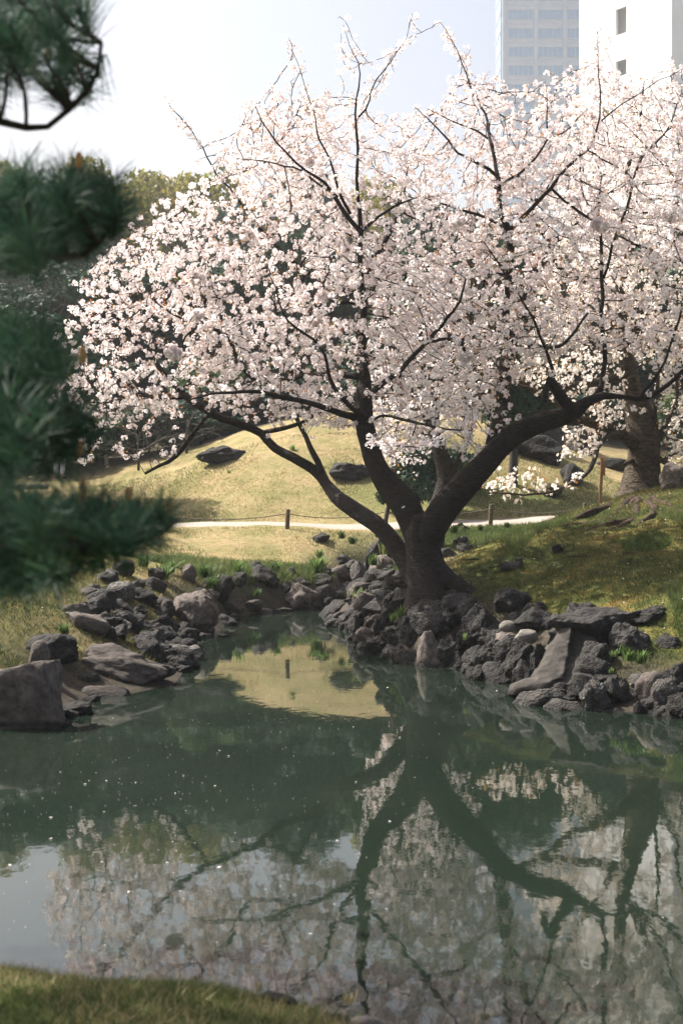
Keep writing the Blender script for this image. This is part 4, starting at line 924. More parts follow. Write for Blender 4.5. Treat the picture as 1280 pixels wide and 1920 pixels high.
# ------------------------------------------------------------------ rocks
PLANES[501] = [(.12, -1, -.05, .55), (-.28, .25, .9, .55), (.9, -.35, .25, .62), (.5, -.75, .35, .72)]
PLANES[545] = [(0, -1, .4, .6), (.1, 0, 1, .6)]
rock(55, 1212, 1366, 182, 10.45, 'brown', 'large smooth brown boulder with a flat lit top at the left edge of the water', seed=501, sub=5, cuts=2, rough=.045, deep=.9, sink=.12, rz=0, name='boulder')
rock(235, 1210, 1290, 215, 12.6, 'brown', 'long low ridged brown slab sloping into the water beside the left boulder', seed=502, sub=5, cuts=6, rough=.10, deep=.6, sink=.25, rz=-.15, tilt=(0, .12), name='boulder')
rock(195, 1283, 1311, 115, 12.0, 'brown', 'flat brown rock just above the water before the long slab', seed=503, cuts=5, rough=.05, deep=.5, sink=.5, rz=0)
rock(160, 1255, 1292, 62, 12.2, 'dark', 'pointed dark rock wedged between the big boulder and the long slab', seed=504, cuts=9, rough=.05)
rock(75, 1200, 1245, 42, 11.9, 'brown', 'rounded upright brown stone behind the top of the left boulder', seed=505, cuts=3, rough=.03, rz=0)
rock(98, 1186, 1252, 120, 12.3, 'dark', 'broad dark rock behind the rounded stone at left', seed=506, cuts=9)
rock(45, 1152, 1200, 80, 12.9, 'dark', 'steep dark rock at the foot of the mossy slope, far left', seed=507, cuts=9)
rock(105, 1162, 1202, 90, 13.2, 'dark', 'long dark rock with leaves growing over it below the mossy slope', seed=508)
rock(22, 1182, 1204, 45, 12.4, 'lichen', 'small pale faced rock at the left edge below the steep dark one', seed=509)
rock(5, 1160, 1200, 45, 12.8, 'dark', 'dark rock cut by the left edge of the picture', seed=510)
rock(203, 1154, 1184, 50, 14.8, 'pale', 'smooth rounded pale grey boulder among dark rubble on the left shore', seed=511, cuts=1, rough=.02, rz=.6, tilt=(0, .3))
rock(366, 1104, 1186, 112, 17.2, 'brown', 'big domed brown boulder standing in the water at the inlet', seed=512, sub=5, cuts=9, rough=.07, name='boulder', sink=.15)
rock(323, 1098, 1125, 26, 18.2, 'brown', 'small squared brown rock left of the domed boulder top', seed=513, cuts=10, rough=.04)
rock(287, 1178, 1228, 48, 14.6, 'lichen', 'leaning rock with a pale edge at the left waterline', seed=514, cuts=10, rough=.06, tilt=(0, -.5))
rock(352, 1056, 1092, 42, 19.4, 'brown', 'brown rock with a slanted lit top half sunk in the grass', seed=515, cuts=8, rough=.05)
rock(292, 1058, 1090, 38, 19.6, 'dark', 'dark rock beside the grass tuft above the left shore', seed=516)
rock(232, 1048, 1084, 56, 19.0, 'dark', 'dark rock at the top of the pile under the lowest pine branch', seed=517)
rock(250, 1072, 1104, 46, 18.4, 'dark', 'round topped dark rock below the uppermost one at left', seed=518)
rock(288, 1088, 1120, 40, 18.0, 'dark', 'slanted dark rock above the domed boulder', seed=519, cuts=9)
rock(255, 1110, 1136, 36, 17.0, 'dark', 'blocky dark rock in the middle of the left rubble', seed=520, cuts=12)
rock(418, 1054, 1078, 34, 20.9, 'dark', 'dark rock at the grass edge left of the green weeds', seed=521)
rock(481, 1050, 1084, 36, 21.2, 'dark', 'domed dark rock at the grass edge above the grey wedge', seed=522, cuts=5)
rock(512, 1050, 1070, 18, 21.3, 'dark', 'small dark rock at the grass edge, right of the domed one', seed=523)
rock(469, 1082, 1122, 46, 20.6, 'lichen', 'grey wedge shaped stone leaning over the inlet', seed=524, cuts=10, rough=.03, tilt=(0, .5))
rock(512, 1066, 1112, 86, 21.4, 'brown', 'broad flat faced brown rock in the back wall of the inlet', seed=525, cuts=12, rough=.03)
rock(548, 1062, 1100, 34, 21.4, 'dark', 'upright dark rock at the right of the broad flat face', seed=526)
rock(600, 1095, 1142, 70, 21.3, 'dark', 'large shaded rock at the end of the inlet', seed=527, cuts=10, rough=.05)
rock(640, 1058, 1102, 60, 22.3, 'brown', 'shaded brown rock face below the grass lip at the head of the inlet', seed=528, cuts=11, rough=.03)
rock(552, 1128, 1140, 44, 20.9, 'pale', 'flat pale block lying at the waterline of the inlet', seed=529, cuts=14, rough=.02, deep=.5, rz=0, sink=.4)
rock(496, 1140, 1150, 32, 20.3, 'pale', 'small flat pale stone at the waterline left of the pale block', seed=530, cuts=8, rough=.03, rz=0, sink=.5)
rock(433, 1148, 1156, 26, 19.4, 'pale', 'tiny flat pale stone at the waterline beside the domed boulder', seed=531, cuts=6, rough=.03, rz=0, sink=.5)
rock(642, 1146, 1168, 26, 18.6, 'dark', 'pointed rock at the tip of the right shore, alone in the water', seed=532, cuts=9, rough=.05)
rock(738, 1090, 1112, 32, 16.6, 'pale', 'pale lit stone leaning on the left foot of the cherry trunk', seed=533, cuts=9, rough=.03, tilt=(0, -.5))
rock(690, 1104, 1128, 68, 17.0, 'brown', 'flat topped brown slab left of the cherry trunk', seed=534, cuts=12, rough=.04, tilt=(0, -.1))
rock(690, 1178, 1206, 62, 15.7, 'brown', 'slanting rock with a bright left face on the right shore tip', seed=535, cuts=9, rough=.08, tilt=(0, -.5))
rock(712, 1190, 1214, 70, 15.2, 'dark', 'low dark rock with an undercut at the right shore tip', seed=536, cuts=8)
rock(745, 1172, 1216, 80, 15.0, 'dark', 'rough dark rock above the undercut ledge', seed=537, sub=5, cuts=6, rough=.14)
rock(806, 1182, 1250, 62, 14.0, 'brown', 'tall rounded rock at the waterline with a lit left edge', seed=538, cuts=8, rough=.06, sink=.1, tilt=(0, .15), name='boulder')
rock(900, 1130, 1180, 84, 13.9, 'dark', 'big dark lava rock just below the moss, right of the trunk', seed=539, sub=5, cuts=7, rough=.10)
rock(834, 1138, 1178, 60, 14.3, 'dark', 'lumpy dark rock in front of the rusty moss patch', seed=540, sub=5, cuts=4, rough=.16)
rock(952, 1163, 1181, 34, 13.3, 'pale', 'small smooth pale stone on the moss above the lava rocks', seed=541, cuts=2, rough=.03, rz=0)
rock(984, 1178, 1202, 50, 12.9, 'pale', 'rounded pinkish pale stone on top of the lava rocks', seed=542, cuts=3, rough=.03, rz=0)
rock(976, 1196, 1246, 72, 12.6, 'dark', 'hollowed dark lava rock left of the leaning slab', seed=543, sub=5, cuts=6, rough=.15)
rock(980, 1236, 1280, 54, 12.2, 'dark', 'round pitted lava rock at the foot of the leaning slab', seed=544, cuts=4, rough=.10)
rock(1125, 1118, 1225, 230, 12.5, 'dark', 'largest dark lava outcrop behind the leaning slab', seed=545, sub=5, cuts=3, rough=.15, deep=.6, name='boulder')
rock(1225, 1132, 1180, 100, 12.5, 'dark', 'dark lava rock right of the largest outcrop', seed=546, sub=5, cuts=6, rough=.13)
rock(1062, 1276, 1322, 90, 11.5, 'dark', 'twisted dark rock at the waterline under the leaning slab', seed=547, sub=5, cuts=5, rough=.16)
rock(1115, 1272, 1334, 76, 11.2, 'lichen', 'knobbly rock with white lichen at the waterline', seed=548, sub=5, cuts=4, rough=.16, name='boulder')
rock(1155, 1262, 1322, 62, 11.3, 'dark', 'dark rock behind the lichen covered one', seed=549, sub=5, cuts=5, rough=.12)
rock(1216, 1252, 1320, 58, 11.2, 'brown', 'smooth leaning brown rock near the right edge', seed=550, cuts=8, rough=.05, tilt=(0, .5))
rock(1246, 1262, 1334, 56, 11.0, 'lichen', 'pale pitted rock at the waterline near the right edge', seed=551, cuts=6, rough=.09)
rock(1272, 1236, 1268, 60, 11.3, 'dark', 'dark rock at the right edge above the pale pitted one', seed=552, sub=5, rough=.14)
rock(1276, 1296, 1340, 62, 10.8, 'dark', 'dark rock cut by the right edge at the waterline', seed=553, sub=5, rough=.12)
rock(1195, 1314, 1330, 26, 11.0, 'dark', 'small dark stone at the waterline between two larger rocks', seed=554)
rock(413, 834, 868, 98, 31.2, 'dark', 'low dark rock alone on the upper left of the lawn', seed=560, sub=5, cuts=6, rough=.14, rz=.3)
rock(650, 866, 900, 96, 28.6, 'dark', 'low dark rock on the lawn between the left and middle limbs', seed=561, sub=5, cuts=6, rough=.14)
rock(840, 872, 925, 120, 27.4, 'dark', 'large shaded rock on the lawn behind the fork of the front cherry', seed=562, sub=5, cuts=7, rough=.10)
rock(1010, 815, 866, 118, 31.5, 'dark', 'biggest boulder in the group on the hill behind the right limb', seed=563, cuts=8, rough=.06, name='boulder')
rock(1022, 790, 850, 80, 33, 'dark', 'tall boulder behind the biggest one on the hill', seed=564, cuts=8, rough=.06, name='boulder')
rock(950, 772, 850, 110, 33, 'brown', 'flat topped boulder behind the second stem on the hill', seed=565, cuts=10, rough=.05, name='boulder')
rock(1034, 846, 872, 50, 30.8, 'dark', 'small boulder at the right foot of the group on the hill', seed=566, cuts=8, rough=.06)
rock(1075, 866, 912, 58, 27, 'dark', 'rounded dark boulder behind the drooping blossom branch', seed=567, cuts=7, rough=.08, name='boulder')
rock(1035, 908, 936, 46, 25.8, 'dark', 'low dark boulder under the drooping blossom branch', seed=568, cuts=7, rough=.08)
rock(1148, 858, 882, 68, 29.5, 'dark', 'flat slab like rock on the lawn left of the old trunk', seed=569, cuts=12, rough=.03, rz=0)
rock(1258, 866, 925, 76, 20.6, 'brown', 'large brown boulder right of the old trunk on the mound', seed=570, cuts=8, rough=.06, name='boulder')
rock(1085, 800, 850, 90, 35, 'dark', 'far boulder above the flat slab on the hill', seed=571, cuts=8, rough=.06)
rock(1044, 1020, 1036, 26, 15.6, 'dark', 'small dark rock on the moss in the middle of the mound', seed=572)
rock(872, 985, 1000, 24, 22.8, 'dark', 'small dark rock in the green weeds behind the trunk', seed=573)
rock(600, 996, 1018, 44, 23.3, 'dark', 'dark rock in the weeds before the path', seed=574)
rock(672, 1050, 1078, 36, 22.2, 'lichen', 'bluish grey rock in the hollow left of the trunk', seed=575, cuts=7, rough=.05)
rock(712, 1040, 1072, 60, 21.2, 'brown', 'long grey brown rock lying in the hollow behind the trunk', seed=576, cuts=8, rough=.06)
rock(700, 1005, 1045, 50, 22.5, 'dark', 'shaded rock against the back of the hollow', seed=577, cuts=9)

for q in [(770, 1150, 1200, 60, 14.55, 'dark', 'rugged dark rock right under the cherry trunk', 580, .16), (722, 1138, 1180, 66, 15.3, 'dark', 'rugged dark rock at the left foot of the cherry trunk', 581, .16), (836, 1180, 1232, 58, 14.0, 'dark', 'pitted dark rock beside the tall rounded waterline rock', 582, .13), (872, 1165, 1225, 64, 14.0, 'dark', 'dark lava rock between the trunk and the pale stones', 583, .17), (925, 1196, 1262, 80, 13.3, 'dark', 'broad pitted lava rock below the small pale stone', 584, .17), (668, 1140, 1178, 60, 16.8, 'dark', 'dark angular rock below the flat topped slab', 585, .12), (705, 1150, 1184, 50, 16.0, 'brown', 'brown rock face between the slab and the slanting rock', 586, .08), (890, 1238, 1270, 60, 13.0, 'dark', 'low dark rock at the waterline below the broad pitted one', 587, .14), (1010, 1150, 1185, 70, 13.3, 'dark', 'dark rock at the moss edge left of the largest outcrop', 588, .15), (1185, 1160, 1240, 110, 12.1, 'dark', 'broad dark lava rock right below the largest outcrop', 589, .16), (1112, 1182, 1282, 92, 12.0, 'dark', 'rough rock face joined to the right side of the leaning slab', 590, .12), (1250, 1180, 1238, 66, 12.0, 'dark', 'dark lava rock beside the grass at the right edge', 591, .15), (1085, 1128, 1175, 90, 12.9, 'dark', 'dark ridge of lava rock above the top of the leaning slab', 592, .14), (1010, 1205, 1255, 52, 12.3, 'dark', 'dark pitted rock touching the left rim of the leaning slab', 593, .14)]:
    rock(q[0], q[1], q[2], q[3], q[4], q[5], q[6], seed=q[7], sub=5, cuts=6, rough=q[8])
# the tall leaning slab: a curved fin that sweeps down into the water
a = Acc(); vs = []
prof = [(0, 1172, 1056, 1092), (.12, 1178, 1050, 1100), (.3, 1200, 1040, 1118), (.5, 1225, 1028, 1128), (.7, 1250, 1012, 1134), (.85, 1268, 1000, 1136), (1, 1284, 958, 1140)]
nh, nw = 40, 26
T_ = np.linspace(0, 1, nh); pv = np.array(prof)
py_ = np.interp(T_, pv[:, 0], pv[:, 1]); l_ = np.interp(T_, pv[:, 0], pv[:, 2]); r_ = np.interp(T_, pv[:, 0], pv[:, 3])
for side in (0, 1):
    for i_ in range(nh):
        for j_ in range(nw):
            s_ = j_ / (nw - 1); px = l_[i_] * (1 - s_) + r_[i_] * s_; dd = 12.35 - .65 * T_[i_] ** 1.4
            bul = .20 * math.sin(min(1, s_ * 2.6) * math.pi / 2) * (1 - .5 * s_)
            p = P(px, py_[i_], dd); nn_ = noise.fractal(p * 3.1, 1, 2, 5) * 1.8 + noise.noise(p * 7) * .5 + noise.noise(p * 16) * .35
            p.y += (-(.16 - .16 * (1 - s_) ** 3) + (.14 if s_ > .33 else 0) * min(1, (s_ - .33) * 8) + nn_ * .05) if side == 0 else .35
            if side == 1: p.z -= .05
            p.z += nn_ * .02 - (.06 if T_[i_] == 1 else 0); vs.append(tuple(p))
def gi(sd_, i_, j_): return sd_ * nh * nw + i_ * nw + j_
q_ = []
for i_ in range(nh - 1):
    for j_ in range(nw - 1): q_ += [(gi(0, i_, j_), gi(0, i_ + 1, j_), gi(0, i_ + 1, j_ + 1), gi(0, i_, j_ + 1)), (gi(1, i_, j_), gi(1, i_, j_ + 1), gi(1, i_ + 1, j_ + 1), gi(1, i_ + 1, j_))]
    q_ += [(gi(0, i_, 0), gi(1, i_, 0), gi(1, i_ + 1, 0), gi(0, i_ + 1, 0)), (gi(0, i_, nw - 1), gi(0, i_ + 1, nw - 1), gi(1, i_ + 1, nw - 1), gi(1, i_, nw - 1))]
for j_ in range(nw - 1): q_ += [(gi(0, 0, j_), gi(0, 0, j_ + 1), gi(1, 0, j_ + 1), gi(1, 0, j_)), (gi(0, nh - 1, j_), gi(1, nh - 1, j_), gi(1, nh - 1, j_ + 1), gi(0, nh - 1, j_ + 1))]
a.add(vs, q_); tag(a.build('rock_slab', m_rock((.018, .016, .014), (.070, .061, .053), (.12, .105, .092), .7, .06)), 'tall leaning grey brown slab sweeping down into the water on the right shore', 'rock')

# small stones filling the banks
def bank_rock(x, y, s_, kind, label, group, lift=.12, zz_=None):
    me = R.choice(LIB[kind]); z = gz(x, y) if zz_ is None else zz_
    o = link('rock', me, None, (x, y, max(z, -.05) + s_ * lift), (R.uniform(-.4, .4), R.uniform(-.4, .4), R.uniform(0, 6.28)), (s_ * R.uniform(.8, 1.25), s_ * R.uniform(.7, 1.1), s_ * R.uniform(.5, .9)))
    adj = {'dark': 'dark', 'brown': 'brown', 'lichen': 'pale lichen marked', 'pale': 'pale'}[kind]; sz = 'small' if s_ < .14 else ('middling' if s_ < .2 else 'larger')
    tag(o, label.replace('small ', '').replace('shaded dark', 'shaded ' + adj).replace('rough dark', sz + ' rough ' + adj).replace('pitted dark', sz + ' pitted ' + adj).replace('dark stone', sz + ' ' + adj + ' stone'), 'rock', group)
def along(px_list, rows, step, smin, smax, group, label, kinds=('dark',) * 5 + ('brown', 'lichen'), dy=.28):
    pts = [np.array(Wp(*q)) for q in px_list]
    for p, q in zip(pts, pts[1:]):
        L = np.linalg.norm(q - p); nrm = np.array([-(q - p)[1], (q - p)[0]]) / (L + 1e-9)
        mid = (p + q) / 2 + nrm * .3
        if poly_sd(np.array([mid[0]]), np.array([mid[1]]), POND)[0] < 0: nrm = -nrm
        k_ = int(L / step) + 1
        for r__ in range(rows):
            for i_ in range(k_):
                t = (i_ + R.random()) / k_; c = p + (q - p) * t + nrm * (r__ * dy - .02 + R.uniform(-.08, .08)); s_ = (smin + (smax - smin) * R.random() ** 2) * (1.1 if r__ == 0 else .95)
                bank_rock(c[0], c[1], s_, R.choice(kinds), label, group)
along([(-60, 1372), (60, 1366), (140, 1340), (150, 1310)], 1, .5, .10, .2, 'small stones round the left boulder', 'small dark stone at the foot of the big left boulder')
along([(335, 1262), (330, 1236), (345, 1205), (400, 1190)], 4, .34, .10, .26, 'rubble on the left shore', 'small rough dark rock in the rubble left of the domed boulder', dy=.3)
along([(425, 1172), (430, 1158), (480, 1150), (540, 1144), (600, 1140), (645, 1136), (665, 1128), (690, 1124)], 2, .45, .12, .34, 'rocks in the back wall of the inlet', 'shaded dark rock in the wall at the end of the inlet', dy=.3)
along([(690, 1124), (665, 1140), (628, 1158), (650, 1182), (680, 1212)], 3, .48, .12, .32, 'rubble on the tip of the right shore', 'rough dark rock in the rubble left of the cherry trunk', dy=.3)
along([(680, 1212), (730, 1222), (780, 1246), (860, 1248), (935, 1276)], 3, .28, .10, .26, 'lava rubble below the cherry trunk', 'pitted dark rock in the rubble below the cherry trunk', dy=.28, kinds=('dark',) * 7 + ('brown',))
along([(935, 1276), (1000, 1292), (1030, 1322), (1120, 1330), (1200, 1338), (1290, 1348)], 3, .30, .08, .2, 'lava rubble on the right shore', 'pitted dark rock in the rubble round the leaning slab', dy=.26, kinds=('dark',) * 6 + ('lichen',))
for _ in range(18):
    x, y = R.uniform(.2, 2.0), R.uniform(20.8, 24.2); bank_rock(x, y, R.uniform(.08, .2), R.choice(('dark', 'brown')), 'grey rock in the weedy hollow behind the trunk', 'rocks in the hollow behind the trunk')
for _ in range(16):
    q = P(R.uniform(150, 330), R.uniform(1110, 1200), 1); x, y = 0, 0
    dd = R.uniform(14, 18); p = P(R.uniform(170, 320), 1150, dd); bank_rock(p.x, dd, R.uniform(.10, .2), R.choice(('dark', 'dark', 'lichen')), 'small rough dark rock in the rubble left of the domed boulder', 'rubble on the left shore')
# cut log and sticks on the moss
M_cut = simple('cut_wood', (.35, .26, .17), (.50, .38, .26), 30)
def on_ground(px, py, d0=10, d1=26):
    d = d0
    while d < d1:
        p = P(px, py, d)
        if gz(p.x, p.y) >= p.z: return Vector((p.x, p.y, gz(p.x, p.y)))
        d += .05
    return p
p = on_ground(955, 1070); a = Acc(); a.tube([(-.10, 0, 0), (0, .01, .01), (.10, .02, .0)], [.048, .052, .05], 12); o = a.build('cut_log', M_bark3); o.location = p + Vector((0, 0, .045)); o.rotation_euler = (0, 0, -.5); tag(o, 'short cut log lying on the moss right of the trunk', 'log')
a = Acc(); a.tube([(0, 0, 0), (0, 0, .14)], [.045, .035], 10, lobes=lobes_fn(3, .2)); o = a.build('stump', M_bark3); o.location = p + Vector((.10, .03, -.01)); tag(o, 'small upright stump touching the cut log on the moss', 'stump')
for k_, (px, py, L, rz, lab) in enumerate([(690 + 245, 1068, .22, .1, 'short pale stick lying just left of the cut log'), (955, 1112, .16, -.6, 'thin pale twig on the moss below the cut log'), (1090, 1046, .35, .2, 'long pale stick lying high on the moss'), (892, 1052, .3, -.1, 'grey stick lying on the moss behind the trunk foot'), (1180, 1040, .2, .5, 'short stick in the grass at right of the mound')]):
    p = on_ground(px, py); a = Acc(); a.tube([(-L / 2, 0, .012), (0, .02, .02), (L / 2, 0, .012)], [.006, .009, .005], 6); o = a.build('stick', M_root); o.location = p; o.rotation_euler = (0, 0, rz); tag(o, lab, 'stick')

# ------------------------------------------------------------------ grass, weeds, petals
BL = np.array([(-.5, 0, 0), (.5, 0, 0), (.12, .25, 1.0)]); 
def blades(name, mat, X_, Y_, h, wd, lean=.35, label=None):
    N = len(X_); Z_ = hgt(X_, Y_); a = Acc(); ang = NR.uniform(0, 6.28, N); hh_ = h * NR.uniform(.5, 1.4, N); ww = wd * NR.uniform(.7, 1.3, N)
    dx, dy_ = np.cos(ang), np.sin(ang); lx, ly = NR.normal(0, lean, N) * hh_, NR.normal(0, lean, N) * hh_
    V = np.empty((N, 3, 3)); V[:, 0] = np.stack([X_ - dx * ww / 2, Y_ - dy_ * ww / 2, Z_ - .006], -1); V[:, 1] = np.stack([X_ + dx * ww / 2, Y_ + dy_ * ww / 2, Z_ - .006], -1); V[:, 2] = np.stack([X_ + lx, Y_ + ly, Z_ + hh_], -1)
    a.add(V.reshape(-1, 3), np.arange(N * 3).reshape(N, 3), NR.uniform(0, 1, N)); return tag(a.build(name, mat, smooth=False, attr=True), kind='stuff')
def scatter(n_, x0, x1, y0, y1, f=None):
    X_ = NR.uniform(x0, x1, n_ * 2); Y_ = NR.uniform(y0, y1, n_ * 2); sd = poly_sd(X_, Y_, POND); ok = sd > .25
    ok &= ~((Y_ > 24.2) & (Y_ < 26.6))
    if f is not None: ok &= f(X_, Y_)
    return X_[ok][:n_], Y_[ok][:n_]
X_, Y_ = scatter(110000, .9, 6, 11, 20, lambda x, y: vnoise(x, y, .5, 31) * .6 + vnoise(x, y, .17, 32) * .5 > NR.uniform(.2, .7, len(x)))
blades('moss_and_short_grass', M_mossb, X_, Y_, .030, .008, .8)
X_, Y_ = scatter(45000, 1.8, 5.2, 11.6, 16.5, lambda x, y: vnoise(x, y, .8, 41) > .52 + .1 * np.abs(x - 3.6))
blades('grass', M_grassg, X_, Y_, .06, .007, .45)
X_, Y_ = scatter(70000, -6.5, -1.6, 10.8, 20, lambda x, y: vnoise(x, y, .5, 33) > NR.uniform(.15, .8, len(x)))
blades('grass', M_mossb, X_, Y_, .035, .009, .7)
X_, Y_ = scatter(80000, -7, 8, 20, 31, lambda x, y: vnoise(x, y, .7, 34) > NR.uniform(.1, .9, len(x)))
blades('dry_grass', M_grassd, X_, Y_, .035, .016, .8)
X_, Y_ = scatter(40000, -7, 8, 20, 32, lambda x, y: vnoise(x, y, 1.3, 35) > .60)
blades('grass', M_grassg, X_, Y_, .04, .016, .6)
X_, Y_ = scatter(30000, .8, 6, 21.6, 24.1, None); blades('grass', M_grassg, X_, Y_, .07, .014, .5)
X_, Y_ = scatter(26000, -4.2, 1.0, 19.6, 22.0, lambda x, y: poly_sd(x, y, POND) < 1.3); blades('grass', M_grassg, X_, Y_, .08, .013, .6)
X_, Y_ = scatter(60000, -1.6, .6, 3.0, 4.75, lambda x, y: vnoise(x, y, .2, 36) > NR.uniform(.2, .8, len(x))); blades('grass', M_grassg, X_, Y_, .022, .004, .8)
X_, Y_ = scatter(9000, -1.6, .6, 3.6, 4.6, lambda x, y: vnoise(x, y, .3, 37) > .5); blades('dry_grass', M_grassd, X_, Y_, .025, .004, .9)
def weed(px, py, d, h, n_, label, mat=None, wide=.35, group=None, name='weed', cat='plant', slim=.09):
    x = (px - 640) / F * d; z = H - (py - YH) / F * d; zg = max(gz(x, d), .03); a = Acc()
    for k_ in range(int(n_ * 1.7)):
        an = R.uniform(0, 6.28); ln_ = h * R.uniform(.6, 1.15); o_ = R.uniform(.3, 1) * wide; w_ = ln_ * slim; p0 = np.array([R.gauss(0, h * .15), R.gauss(0, h * .1), 0]); dr = np.array([math.cos(an), math.sin(an), 0]); sd_ = np.array([-dr[1], dr[0], 0])
        pts = [p0 + dr * ln_ * o_ * t ** 1.5 * 1.4 + np.array([0, 0, ln_ * (t - o_ * .6 * t * t)]) for t in (0, .35, .7, 1)]; ws = [.3, 1, .7, .05]; V = []
        for q, w2 in zip(pts, ws): V += [q - sd_ * w_ * w2 / 2, q + sd_ * w_ * w2 / 2]
        a.add(V, [(0, 1, 3, 2), (2, 3, 5, 4), (4, 5, 7, 6)], [R.random()] * 3)
    o = a.build(name, mat or M_weed, smooth=False, attr=True); o.location = (x, d, max(zg, z)); tag(o, label, cat, group); return o
for a_ in [(445, 1098, 20.6, .26, 26, 'bright broad leaved weed left of the grey wedge stone', None, .5), (595, 1075, 21.2, .30, 60, 'bright grass tuft hanging over the inlet wall', None, .5), (600, 1048, 22, .18, 40, 'short grass tuft above the one hanging over the inlet wall', None, .5),
           (305, 1100, 18.4, .26, 40, 'pale green grass tuft between the dark rocks at left', None, .6), (320, 1075, 19, .22, 40, 'dark green tuft behind the pale grass tuft', M_gleaf, .6), (270, 1070, 18.9, .22, 40, 'dark green tuft beside the uppermost left rock', M_gleaf, .6), (385, 1085, 19.4, .24, 60, 'dark green clump right of the slanted brown rock', M_gleaf, .6), (400, 1105, 19.0, .22, 50, 'dark green clump above the domed boulder', M_gleaf, .6), (520, 1068, 21, .16, 40, 'green clump on top of the broad flat faced rock', None, .5), (480, 1120, 20.2, .16, 30, 'small green clump low on the grey wedge stone', M_gleaf, .6),
           (752, 1160, 14.9, .16, 30, 'bright small weed at the left foot of the trunk', None, .5), (735, 1165, 15.1, .12, 24, 'bright small weed lowest at the left foot of the trunk', None, .5), (672, 1130, 17.0, .24, 24, 'long bladed grass tuft arching off the flat slab', M_grassg, .9), (870, 1200, 13.4, .08, 20, 'tiny weed between the lava rocks below the trunk', None, .5), (1178, 1240, 11.6, .12, 30, 'green weed above the lichen rock', None, .5), (1200, 1245, 11.6, .14, 40, 'tallest green weed among the rocks near the right edge', None, .5), (1150, 1232, 11.8, .08, 24, 'small green weed right of the leaning slab', None, .5), (1172, 1225, 11.9, .09, 40, 'low green clump at the foot of the largest outcrop', M_gleaf, .6), (1145, 1262, 11.5, .06, 14, 'tiny weed behind the lichen rock', None, .5),
           (640, 1010, 23, .14, 70, 'green weed bush on the left lip of the hollow', M_gleaf, .5), (660, 1020, 22.6, .14, 70, 'green weed on the bank of the hollow', M_gleaf, .5), (700, 1060, 21, .2, 40, 'thin pale flowered weed in the hollow', M_grassg, .4), (730, 1040, 20.5, .3, 40, 'thin weed close behind the trunk at left', M_grassg, .4), (430, 888, 30, .12, 20, 'small green plant alone on the upper lawn', None, .7), (548, 845, 31, .16, 26, 'green plant on the lawn under the left limb', None, .8),
           (120, 1190, 12.7, .12, 40, 'leafy creeper between the dark rocks at far left', M_gleaf, .6), (135, 1210, 12.4, .10, 30, 'leafy creeper above the long slab', M_gleaf, .6), (850, 1000, 21.5, .15, 70, 'green weeds right behind the trunk', M_gleaf, .5), (900, 995, 22.3, .11, 70, 'green weeds before the path right of the trunk', M_gleaf, .5), (950, 990, 22.6, .11, 70, 'green weeds farthest right before the path', M_gleaf, .5), (820, 1010, 20.5, .22, 60, 'green weeds against the right side of the trunk', M_gleaf, .5)]:
    weed(a_[0], a_[1], a_[2], a_[3], a_[4], a_[5], a_[6], a_[7])
ws_ = [(P(px, py, 1), 0) for px, py in ()]
for k_ in range(46):
    px = R.uniform(640, 1270) if k_ % 3 else R.uniform(200, 430); t_ = (px - 640) / 640
    py = (1150 + 60 * max(0, t_) + R.uniform(-10, 60)) if px > 600 else 1100 + R.uniform(-20, 90); dd = 15.6 - 4 * t_ + R.uniform(-.5, .4) if px > 600 else R.uniform(14.5, 18.5)
    x_ = (px - 640) / F * dd
    if gz(x_, dd) < .08: continue
    o = weed(px, 2000, dd, R.uniform(.04, .09), 14, 'little green tuft growing between the shore rocks' if px > 600 else 'little green tuft growing in the rubble of the left shore', R.choice((M_gleaf, M_grassg, M_weed)), .6, 'tufts between the rocks of the right shore' if px > 600 else 'tufts between the rocks of the left shore')
a = Acc(); PV = np.array([(-1, -.1, 0), (0, -.75, .15), (1, 0, .1), (0, .7, .12)])
cs_, nn_ = [], []
while len(cs_) < 560:
    x, y = (R.uniform(-3, 3.4), R.uniform(5, 15)) if R.random() < .3 else ((R.gauss(-1.3, .7), R.gauss(7.4, 1.5)) if R.random() < .7 else (R.gauss(-.2, 1.2), R.gauss(10.5, 1.6)))
    if y < 4.6 or poly_sd(np.array([x]), np.array([y]), POND)[0] > -.15: continue
    cs_.append((x, y, .003)); nn_.append((R.gauss(0, .08), R.gauss(0, .08), 1))
sz_ = NR.uniform(.0015, .005, len(cs_)); sz_[::14] *= 2.6
place_tpl(a, PV, np.array([[0, 1, 2, 3]]), cs_, nn_, sz_, NR.uniform(0, 1, len(cs_))); tag(a.build('floating_petals', M_petal, smooth=False, attr=True), kind='stuff')
a = Acc(); X_, Y_ = scatter(520, .8, 6, 11.2, 24, None); X2_, Y2_ = scatter(260, -6, 6, 12, 24, None); X_ = np.concatenate([X_, X2_]); Y_ = np.concatenate([Y_, Y2_]); Z_ = hgt(X_, Y_) + .022
place_tpl(a, PV, np.array([[0, 1, 2, 3]]), np.stack([X_, Y_, Z_], -1), NR.normal(size=(len(X_), 3)) * .5 + np.array([0, 0, 1]), NR.uniform(.006, .012, len(X_)), NR.uniform(0, 1, len(X_))); tag(a.build('fallen_petals', M_petal, smooth=False, attr=True), kind='stuff')
